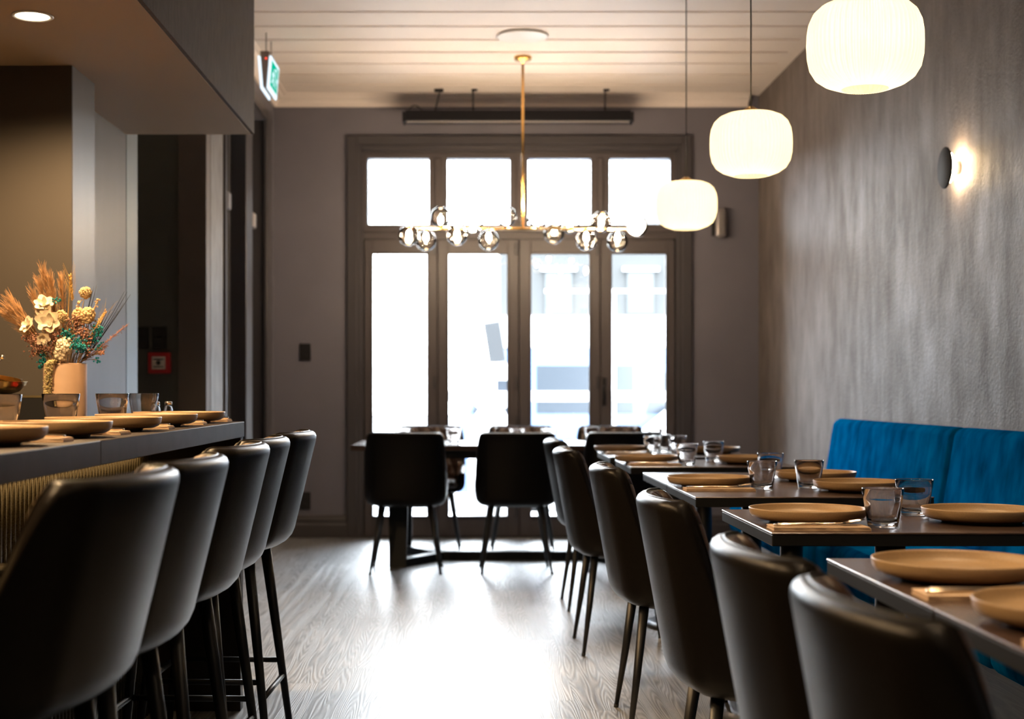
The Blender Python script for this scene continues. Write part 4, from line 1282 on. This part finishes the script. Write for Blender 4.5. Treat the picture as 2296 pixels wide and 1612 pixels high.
for (zx, zy, r_, dy, lab) in [(1030, 303, 0.0175, -0.01, 'round cream ball flower standing tall at the upper right of the bunch'), (740, 590, 0.0180, -0.06, 'rounded cream rosette between the white flower and the wheat'), ]:
    tip = fp(zx, zy, dy)
    e, pts = flower('ball_flower', tip, lab, 'dried flower', 'cream ball flowers in the vase', 'cream')
    puff(e, tip, r_, 90, 0.0032, fm['cream'])
for (zx, zy, r_, dy, lab, m_) in [(765, 960, 0.021, -0.075, 'ivory cluster of florets low in front of the bunch', 'white'), (730, 1040, 0.017, -0.07, 'ivory floret cluster just above the vase rim', 'white'), (1060, 575, 0.020, -0.03, 'cream fluffy head right of the wheat ear', 'cream'), (960, 600, 0.022, -0.02, 'cream fluffy head behind the wheat ear', 'cream')]:
    tip = fp(zx, zy, dy)
    e, pts = flower('floret_cluster', tip, lab, 'dried flower', 'cream floret clusters in the vase')
    puff(e, tip, r_, 60, 0.0052, fm[m_], sq=(1, 1, 1.25))
def spray(name, m_, cl, r_, n, br, lab, group, dy=-0.05, stem_m='stem'):
    tip = fp(cl[0], cl[1], dy)
    e, pts = flower(name, tip, lab, 'dried flower', group, stem_m, 0.012, 0.001)
    st = MB(); mb = MB()
    root = pts[-3]
    for i in range(n):
        q = Vector((random.gauss(0, 1), random.gauss(0, 1), random.gauss(0, 1))) * r_ * 0.55
        p = tip + q
        mb.ball(p, br * random.uniform(0.7, 1.25), 6, 4)
        if i % 3 == 0: st.tube([root, p], 0.0004, 3, False)
    mb.build('blossoms', m_, e, fix=False)
    st.build('twigs', fm[stem_m], e, fix=False)
tl_ = [(680, 400, 22, 14), (790, 800, 26, 34), (840, 830, 20, 30), (930, 930, 34, 70), (990, 960, 26, 44), (1185, 760, 28, 46), (1110, 860, 26, 40), (1190, 955, 22, 24), (520, 1060, 20, 18), (520, 1135, 22, 34), (480, 1190, 12, 10), (1165, 1110, 14, 7)]
tw = ['above the topmost white flower', 'left of the wheat stem', 'just left of the centre', 'dense one at the centre', 'right of the dense centre one', 'highest at the right', 'right of the pink sprigs', 'low at the right edge', 'upper one at the lower left', 'dense one at the lower left', 'lowest at the left', 'few dots low at the far right']
for i, (zx, zy, w_, n_) in enumerate(tl_):
    spray('teal_sprig', fm['teal'], (zx, zy), w_ * 2.1 / 5.372 / SV, n_, 0.0033, 'teal dried blossom sprig in the vase, %s' % tw[i], 'teal sprigs in the vase', -0.065 if i in (3, 4, 1, 2) else -0.03)
pk_ = [(400, 880, 80, 60), (460, 950, 80, 70), (320, 850, 50, 26), (600, 985, 80, 70), (690, 810, 70, 50), (1020, 800, 70, 60), (1050, 900, 60, 50), (1060, 1010, 50, 26), (1225, 1030, 40, 16), (880, 640, 90, 60), (420, 1030, 60, 40), (950, 740, 80, 60), (640, 880, 80, 60)]
pw = ['upper left', 'dense and left of centre', 'farthest left', 'low left above the vase', 'behind the white flower', 'right of the wheat stem', 'right, between teal sprigs', 'low right above the vase', 'farthest right and low', 'behind the rosette', 'lowest left', 'upper right of centre', 'centre, below the largest white flower']
for i, (zx, zy, w_, n_) in enumerate(pk_):
    spray('pink_sprig', fm['pink'], (zx, zy), w_ / 5.372 / SV, n_, 0.0030, 'dusty pink dried sprig in the vase, %s' % pw[i], 'pink sprigs in the vase', -0.045)
for i, (zx, zy, lab) in enumerate([(950, 400, 'cream seed spray just left of the ball flower'), (1185, 380, 'tall cream seed spray right of the ball flower'), (1240, 560, 'cream seed spray leaning right'), (1200, 690, 'short cream seed spray at the right'), (900, 700, 'cream seed spray crossing the centre')]):
    tip = fp(zx, zy, -0.01)
    e, pts = flower('seed_spray', tip, lab, 'dried flower', 'cream seed sprays in the vase', 'cream')
    mb = MB()
    for k in range(70):
        t = random.random()
        j = 4 + t * (len(pts) - 5.001)
        p = pts[int(j)].lerp(pts[int(j) + 1], j - int(j))
        mb.ball(p + Vector((random.gauss(0, 1), random.gauss(0, 1), random.gauss(0, 0.5))) * 0.006 * (1.2 - t * 0.6), 0.0028, 6, 4)
    mb.build('seeds', fm['cream'], e, fix=False)
for i, (z0, z1, lab) in enumerate([((885, 520), (845, 110), 'golden wheat ear standing upright, tallest in the middle of the vase'), ((1180, 700), (1270, 535), 'small golden wheat ear leaning right')]):
    tip = fp(z1[0], z1[1], -0.05)
    e, pts = flower('wheat_ear', tip, lab, 'dried flower', 'wheat ears in the vase', 'wheat')
    mb = MB(); a = fp(z0[0], z0[1], -0.05) if i else fp(875, 400, -0.05)
    nk = 9 if i else 22
    for k in range(nk):
        t = k / (nk - 1); p = a.lerp(tip, t)
        d = (tip - a).normalized(); sd = Vector((1, 0, 0)) * (1 if k % 2 else -1)
        q = p + (sd * 0.7 + d + Vector((0, 0.7 * math.sin(k * 2.1), 0))).normalized() * 0.005
        mb.tube([p, q, q + d * 0.008], [0.0010, 0.0027, 0.0006], 6)
        mb.tube([q, q + (d + sd * 0.35 + Vector((0, random.uniform(-.2, .2), 0))) * 0.045], 0.0003, 3, False)
    mb.build('ear', fm['wheat'], e, fix=False)
for i, (zx, zy) in enumerate([(1165, 205), (1130, 225), (1112, 270), (1500, 285), (1530, 295), (1572, 322), (1370, 430), (1490, 430), (1300, 500), (1420, 520), (770, 190), (800, 300), (722, 290)]):
    tip = fp(zx, zy, random.uniform(-0.02, 0.03))
    e = empty('black_grass', (0, 0, 0))
    e['kind'] = 'thing'
    tag(e, 'thin charcoal grass blade in the vase, %s' % ['tallest upright one at the right', 'upright, tip just left of the tallest', 'shortest of the upright right trio', 'long one leaning right, innermost tip', 'long one leaning right, middle tip', 'long one leaning right, outermost tip', 'shorter one leaning right', 'kinked one leaning right', 'short one low in the right fan', 'short one midway in the right fan', 'tallest in the pampas at the left', 'crossing the wheat ear', 'shortest in the pampas at the left'][i], 'dried grass', 'charcoal grass blades in the vase')
    pts = stem_pts(tip, -0.02 if zx > 1250 else 0.0, 8)
    rs = [0.0012] * len(pts); rs[-1] = 0.0005; rs[-2] = 0.0009
    MB().tube(pts, rs, 5).build('blade', fm['black'], e)
for (z1, lab) in [((1530, 690), 'pink feathery sprig pointing out to the far right'), ((1280, 940), 'pink feathery sprig low at the right, shorter one')]:
    tip = fp(z1[0], z1[1], -0.04)
    e, pts = flower('feathery_sprig', tip, lab, 'dried flower', 'feathery pink sprigs in the vase', 'pink', -0.005)
    feather(e, pts, 0.010, 160, fm['pink'], 0.01, 0.35, 0.0006, 'fronds')
# bleached amaranth hanging over the vase rim
am = empty('hanging_amaranth', (0, 0, 0))
tag(am, 'cream amaranth tassel hanging down the left side of the vase', 'dried flower')
ap = [fp(700, 1120, -0.075), fp(640, 1115, -0.085), fp(600, 1160, -0.086), fp(580, 1300, -0.084), fp(572, 1450, -0.084), fp(580, 1600, -0.084), fp(600, 1740, -0.084), fp(625, 1830, -0.084)]
MB().tube([Vector((VX, VY, BZ + 0.02)), Vector((VX - 0.03, VY - 0.02, BZ + 0.17)), ap[0], ap[1]], 0.0015, 6).build('stem', fm['stem'], am)
mb = MB()
for i in range(1, len(ap) - 1):
    for k in range(110):
        t = random.random(); p = ap[i].lerp(ap[i + 1], t)
        rr = 0.0135 if i < 5 else (0.011 if i == 5 else 0.007)
        a = random.uniform(0, 2 * PI); q = rr * math.sqrt(random.random())
        mb.ball(p + Vector((q * math.cos(a), q * math.sin(a), 0)), 0.0026, 6, 4)
mb.build('tassel', fm['ama'], am, fix=False)

# ================================================================== LAMPS
def point(name, loc, w_, col, r_=0.03):
    l = bpy.data.lights.new(name, 'POINT'); l.energy = w_; l.color = col; l.shadow_soft_size = r_
    o = bpy.data.objects.new(name, l); COL.objects.link(o); o.location = loc
    return o
def make_pendant():
    root = empty('pendant_lamp', (0, 0, 0))
    prof = [(0.064, 0.0), (0.066, -0.002), (0.078, 0.002), (0.108, 0.013), (0.132, 0.030), (0.147, 0.055), (0.1535, 0.085), (0.155, 0.12), (0.1540, 0.150), (0.150, 0.176), (0.138, 0.203), (0.118, 0.222), (0.09, 0.234), (0.055, 0.239), (0.036, 0.240)]
    sh = MB().lathe(prof, 360, rib=0.055, nrib=60).build('lamp_shade', MT['shade'], root, fix=False)
    fit = MB().lathe([(0, 0.262), (0.012, 0.262), (0.020, 0.255), (0.036, 0.246), (0.040, 0.238), (0.034, 0.236), (0.018, 0.236), (0.018, 0.16), (0, 0.16)], 24).build('lamp_holder', MT['brass'], root)
    MB().ball((0, 0, 0.125), 0.030, 20, 14).build('bulb', MT['pend_bulb'], fit)
    MB().tube([(0, 0, 0.26), (0, 0, ZC - 1.90 - 0.02)], 0.0028, 8).build('cord', MT['black_plastic'], root)
    MB().lathe([(0, 0), (0.05, 0), (0.052, -0.006), (0.05, -0.022), (0, -0.024)], 32, (0, 0, ZC - 1.90)).build('ceiling_rose', MT['black_metal'], root)
    return root
MT['pend_bulb'] = emis('pendant_bulb', (1.0, 0.80, 0.52), 84.0)
p0 = make_pendant()
for i, (x, y, lab) in enumerate([(1.070, 3.85, 'glowing ribbed opal glass pendant, nearest and largest, cut by the top edge'), (1.068, 5.40, 'glowing ribbed opal glass pendant, middle of the three'), (1.092, 7.17, 'glowing ribbed opal glass pendant, farthest and lowest in the picture')]):
    o = p0 if i == 0 else copy_tree(p0)
    o.location = (x, y, 1.90)
    tag(o, lab, 'pendant lamp', 'ribbed pendant lamps over the tables')

# chandelier with clear globes
CX, CY, CZ = 0.348, 9.30, 2.147
ch = empty('chandelier', (CX, CY, ZC))
tag(ch, 'long brass bar chandelier with clear glass globes above the long table', 'chandelier')
MB().lathe([(0, 0), (0.056, 0), (0.058, -0.008), (0.054, -0.022), (0.012, -0.026), (0.009, -0.05), (0, -0.05)], 36).build('canopy', MT['brass'], ch)
MB().tube([(0, 0, -0.02), (0, 0, CZ - ZC)], [0.009, 0.009], 12).build('rod', MT['brass'], ch)
MB().tube([(-0.803, 0, CZ - ZC + 0.004), (0.805, 0, CZ - ZC - 0.006)], 0.0095, 12).build('crossbar', MT['brass'], ch)
sc = 3189 / CY
for (px, py, dy) in [(918, 530, -1), (955, 538, 1), (988, 485, 1), (1025, 529.5, -1), (1060, 503, -1), (1096, 537, 1), (1134, 487, -1), (1205, 490, -1), (1244, 520.6, 1), (1279, 497, 1), (1314, 540, -1), (1346, 500.5, -1), (1385, 541.5, 1), (1425, 511, -1)]:
    gx = (px - 1053) / sc - CX; gz = H + (878 - py) / sc - ZC
    dz = gz - (CZ - ZC); dyy = dy * math.sqrt(max(0.0002, 0.085 ** 2 - dz * dz))
    c_ = Vector((gx, dyy, gz)); d = Vector((0, dyy, dz)).normalized(); a = Vector((gx, 0, CZ - ZC))
    g = MB().ball(c_, 0.068, 32, 20).build('globe', MT['globe'], ch)
    MB().tube([a, a + d * 0.028], [0.012, 0.010], 12).build('socket', MT['brass'], g)
    mb = MB().tube([a + d * 0.028, a + d * 0.05, a + d * 0.075, a + d * 0.09], [0.007, 0.0145, 0.016, 0.006], 12)
    mb.build('bulb', MT['bulb'], g)

# wall sconce
sx, sy, sz = 2.07, 6.21, 2.057
s_ = empty('wall_sconce', (XR, sy, sz))
tag(s_, 'round grey wall sconce glowing behind its disc on the right-hand wall', 'wall lamp')
MB().lathe([(0, -0.070), (0.086, -0.070), (0.090, -0.067), (0.090, -0.062), (0.086, -0.059), (0, -0.059)], 48, axis='x').build('disc', MT['sconce_disc'] if 'sconce_disc' in MT else mat('grey_sconce_disc', (0.035, 0.033, 0.032), 0.7, spec=0.15), s_)
MB().lathe([(0, -0.002), (0.030, -0.002), (0.030, -0.059), (0, -0.059)], 32, axis='x').build('stem', MT['grey_plastic'], s_)
MB().lathe([(0.044, -0.052), (0.066, -0.052), (0.066, -0.044), (0.044, -0.044), (0.044, -0.052)], 48, axis='x').build('light_ring', MT['sconce_glow'], s_)

# recessed downlights in the soffit over the bar
def make_downlight():
    e = empty('downlight', (0, 0, 0))
    MB().lathe([(0.053, 0.0), (0.064, 0.0), (0.0655, -0.003), (0.062, -0.006), (0.053, -0.004), (0.053, 0.0)], 40).build('bezel', MT['white_plastic'], e)
    MB().lathe([(0, -0.002), (0.053, -0.0022), (0.053, -0.001), (0, -0.0008)], 32).build('lens', MT['lens'], e)
    return e
def spot(loc, w_, col=(1.0, 0.66, 0.34), ang=156, r_=0.045):
    l = bpy.data.lights.new('downlight_beam', 'SPOT'); l.energy = w_; l.color = col; l.spot_size = R(ang); l.spot_blend = 0.6
    l.shadow_soft_size = r_
    o = bpy.data.objects.new('downlight_beam', l); COL.objects.link(o); o.location = loc
    return o
d0 = make_downlight()
# fill lamps added behind and above the camera, modelled as ceiling downlights
for i, (x, y) in enumerate([(-0.2, -1.6), (-0.2, 0.4), (1.3, -1.6), (1.3, 0.4), (0.5, 2.3)]):
    spot((x, y, ZC - 0.03), 16, (1.0, 0.76, 0.52), 140, 0.05)
    o = copy_tree(d0); o.location = (x, y, ZC)
    tag(o, 'unseen fill downlight added in the ceiling at the camera end of the room, %s' % ['rear left', 'front left', 'rear right', 'front right', 'by the tables'][i], 'downlight', 'added ceiling fill lamps')
DL = [(-1.383, 4.50, ZS, 160, 'warm round downlight in the soffit above the bar', True)]
DL += [(-1.383, y, ZS, 160, None, True) for y in (3.2, 1.9)]
# lamps added out of view over the small tables to warm the plates
for q_, y in enumerate((1.7, 2.9, 4.55, 6.25)):
    o = copy_tree(d0); o.location = (1.12, y, ZC)
    tag(o, 'unseen downlight added in the ceiling to brighten the small tables, %s along the row' % ['first', 'second', 'third', 'fourth'][q_], 'downlight', 'added ceiling fill lamps')
    spot((1.12, y, ZC - 0.03), 85, (1.0, 0.70, 0.40), 50, 0.04)
for i, (x, y, z, w_, lab, _) in enumerate(DL):
    o = d0 if i == 0 else copy_tree(d0)
    o.location = (x, y, z)
    tag(o, lab or 'warm round downlight in the soffit nearer the camera, %s one' % ['', 'second', 'third'][i], 'downlight', 'downlights over the bar')
    spot((x, y, z - 0.02), w_)

# ================================================================== FIXTURES ON WALLS AND CEILING
o = MB().lathe([(0, 0), (0.150, 0), (0.160, -0.004), (0.161, -0.010), (0.150, -0.014), (0, -0.016)], 48).build('ceiling_speaker', MT['white_plastic'])
o.location = (0.325, 8.74, ZC); tag(o, 'flat round white disc fitting on the ceiling boards near the chandelier', 'ceiling fitting')
# infrared heater hanging before the front wall
hy = 10.30; sh_ = 3189 / hy
hx0, hx1 = (903 - 1053) / sh_, (1419 - 1053) / sh_
ht = empty('infrared_heater', ((hx0 + hx1) / 2, hy, 3.045))
tag(ht, 'long charcoal bar heater hung from the ceiling above the front doors', 'heater')
hl = (hx1 - hx0) / 2
MB().prism([(-0.07, 0.0), (-0.075, -0.012), (0.075, -0.012), (0.07, 0.0), (0.045, 0.065), (-0.045, 0.065)], -hl + 0.02, hl - 0.02, 'x').build('housing', MT['heater_body'], ht)
for sx in (-1, 1):
    MB().box(sx * (hl - 0.02), sx * hl, -0.078, 0.078, -0.022, 0.05, 0.003, 1).build('end_cap', MT['heater_body'], ht)
MB().box(-hl + 0.03, hl - 0.03, -0.055, 0.055, -0.024, -0.013).build('reflector', MT['reflector'], ht)
for px in (1061, 1357):
    x = (px - 1053) / sh_ - ht.location.x
    MB().tube([(x, 0, 0.06), (x, 0, 0.225 - 0.002)], 0.006, 8).box(x - 0.012, x + 0.03, -0.012, 0.012, 0.212, 0.2245).build('hanger', MT['heater_body'], ht)
x = (985 - 1053) / sh_ - ht.location.x
MB().tube([(x - 0.03, 0, 0.07), (x - 0.022, 0, 0.10), (x - 0.002, 0, 0.18), (x + 0.006, 0, 0.212)], 0.006, 8).box(x - 0.035, x + 0.03, -0.03, 0.03, 0.205, 0.2245, 0.004, 1).build('cable', MT['black_plastic'], ht)
x = (925 - 1053) / sh_ - ht.location.x
MB().tube(bez((x - 0.035, 0, 0.05), (x + 0.0, 0, 0.16), (x + 0.08, 0, 0.06), 10), 0.004, 8).build('cable', MT['black_plastic'], ht)

# wall speaker / sensor on the front wall
sp_ = empty('wall_speaker', (1.845, YB, 2.32))
tag(sp_, 'narrow silver-grey rounded wall speaker right of the glazed opening', 'speaker')
MB().box(-0.035, 0.048, -0.075, -0.012, -0.11, 0.11, 0.03, 5).build('body', MT['grey_plastic'], sp_)
MB().box(-0.055, 0.02, -0.012, 0.0, -0.09, 0.11, 0.003, 1).build('bracket', MT['black_plastic'], sp_)
def wallplate(name, x, z, w_, h_, label, cat, toggles=1, y=YB):
    e = empty(name, (x, y, z)); tag(e, label, cat)
    MB().box(-w_ / 2, w_ / 2, -0.010, 0, -h_ / 2, h_ / 2, 0.003, 2).build('face_plate', MT['black_plastic'], e)
    for k in range(toggles):
        MB().box(-0.012, 0.012, -0.016, -0.0095, -0.02 + k * 0.05 - (toggles - 1) * 0.02, 0.005 + k * 0.05 - (toggles - 1) * 0.02, 0.002, 1).build('toggle', MT['black_metal'], e)
wallplate('light_switch', -1.217, 1.372, 0.083, 0.126, 'black light switch plate on the front wall, left of the glazed opening', 'light switch', 2)
wallplate('power_socket', -1.217, 0.272, 0.080, 0.13, 'black power socket low on the front wall near the baseboard', 'power socket', 2)
ny = 7.87; ns = 3189 / ny
wallplate('light_switch', (358 - 1053) / ns, H + (878 - 758) / ns, 0.080, 0.118, 'black switch plate in the dark niche, right one above the red call point', 'light switch', 1, ny)
wallplate('light_switch', (318 - 1053) / ns, H + (878 - 758) / ns, 0.080, 0.118, 'black switch plate in the dark niche, left one beside the steel trim', 'light switch', 1, ny)
fb = empty('fire_call_point', ((360 - 1053) / ns, ny, H + (878 - 814) / ns))
tag(fb, 'red square fire alarm call point with a white centre in the dark niche', 'fire alarm')
MB().box(-0.060, 0.060, -0.05, 0, -0.058, 0.058, 0.006, 2).build('housing', MT['red'], fb)
MB().box(-0.037, 0.037, -0.054, -0.0502, -0.035, 0.035, 0.002, 1).build('window', mat('off_white_panel', (0.62, 0.55, 0.5), 0.4), fb)
MB().lathe([(0, -0.056), (0.012, -0.056), (0.012, -0.0542), (0, -0.0542)], 20, axis='y').box(-0.028, 0.028, -0.0555, -0.0542, 0.017, 0.022).box(-0.028, 0.028, -0.0555, -0.0542, -0.024, -0.019).build('mark', MT['black_plastic'], fb)

# exit sign: wedge body with two lit faces
ex = empty('exit_sign', (-1.242, 8.62, 2.93))
tag(ex, 'green and white running-man exit sign hanging by the left wall under the ceiling', 'exit sign')
MB().prism([(-0.010, 0), (0.010, 0), (0.028, 0.215), (-0.028, 0.215)], 0, 0.34, 'y').build('body', mat('exit_body', (0.26, 0.2, 0.17), 0.5), ex)
MB().tube([(0, 0.06, 0.214), (0, 0.06, 0.339)], 0.003, 6).tube([(0, 0.28, 0.214), (0, 0.28, 0.339)], 0.003, 6).build('mounting', mat('exit_mount', (0.05, 0.045, 0.04), 0.5), ex)
for sg in (-1, 1):
    # tilted lit panel
    a0, a1 = Vector((sg * 0.0135, 0, -0.012)), Vector((sg * 0.0300, 0, 0.185))
    def pn(v, u, off):
        n_ = Vector((sg, 0, -0.085)).normalized()
        p = a0.lerp(a1, v) + n_ * off
        return Vector((p.x, u, p.z))
    def slab(name, v0, v1, u0, u1, o0, o1, m_, parent):
        q = [pn(v0, u0, o0), pn(v0, u1, o0), pn(v1, u1, o0), pn(v1, u0, o0), pn(v0, u0, o1), pn(v0, u1, o1), pn(v1, u1, o1), pn(v1, u0, o1)]
        return MB().add(q, [(0, 3, 2, 1), (4, 5, 6, 7), (0, 1, 5, 4), (1, 2, 6, 5), (2, 3, 7, 6), (3, 0, 4, 7)]).build(name, m_, parent)
    lp = slab('lit_panel', 0, 1, -0.008, 0.348, 0.0, 0.012, MT['exit_white'], ex)
    slab('green_field', 0.13, 0.91, 0.022, 0.323, 0.0121, 0.0128, MT['exit_green'], lp)
    # running figure and arrow from small strokes
    pic = MB()
    def stroke(u0, v0, u1, v1, w_):
        d = Vector((u1 - u0, v1 - v0)); l_ = d.length; n_ = Vector((-d.y, d.x)) / l_ * w_ / 2
        H_ = 0.195
        cs = [(u0 + n_.x, v0 + n_.y), (u1 + n_.x, v1 + n_.y), (u1 - n_.x, v1 - n_.y), (u0 - n_.x, v0 - n_.y)]
        lo = [pn(v / H_, u, 0.0129) for u, v in cs]; hi = [pn(v / H_, u, 0.0134) for u, v in cs]
        pic.add(lo + hi, [(0, 3, 2, 1), (4, 5, 6, 7), (0, 1, 5, 4), (1, 2, 6, 5), (2, 3, 7, 6), (3, 0, 4, 7)])
    fl = lambda u: u if sg > 0 else 0.345 - u
    for (u0, v0, u1, v1, w_) in [(0.13, 0.125, 0.115, 0.085, 0.022), (0.115, 0.088, 0.145, 0.068, 0.012), (0.145, 0.068, 0.15, 0.045, 0.012), (0.113, 0.085, 0.095, 0.06, 0.012), (0.095, 0.06, 0.07, 0.055, 0.012),
                                 (0.13, 0.12, 0.155, 0.105, 0.010), (0.125, 0.12, 0.095, 0.112, 0.010), (0.095, 0.112, 0.088, 0.09, 0.010), (0.132, 0.138, 0.146, 0.138, 0.015),
                                 (0.19, 0.045, 0.19, 0.155, 0.010), (0.19, 0.155, 0.25, 0.155, 0.010), (0.25, 0.155, 0.25, 0.045, 0.010), (0.265, 0.10, 0.305, 0.10, 0.010), (0.29, 0.118, 0.306, 0.10, 0.010), (0.29, 0.082, 0.306, 0.10, 0.010)]:
        stroke(fl(u0), v0, fl(u1), v1, w_)
    pic.build('pictogram', MT['exit_white'], lp)
MB().ball((0.008, -0.001, 0.17), 0.006, 10, 6).build('indicator', MT['red_led'], ex)
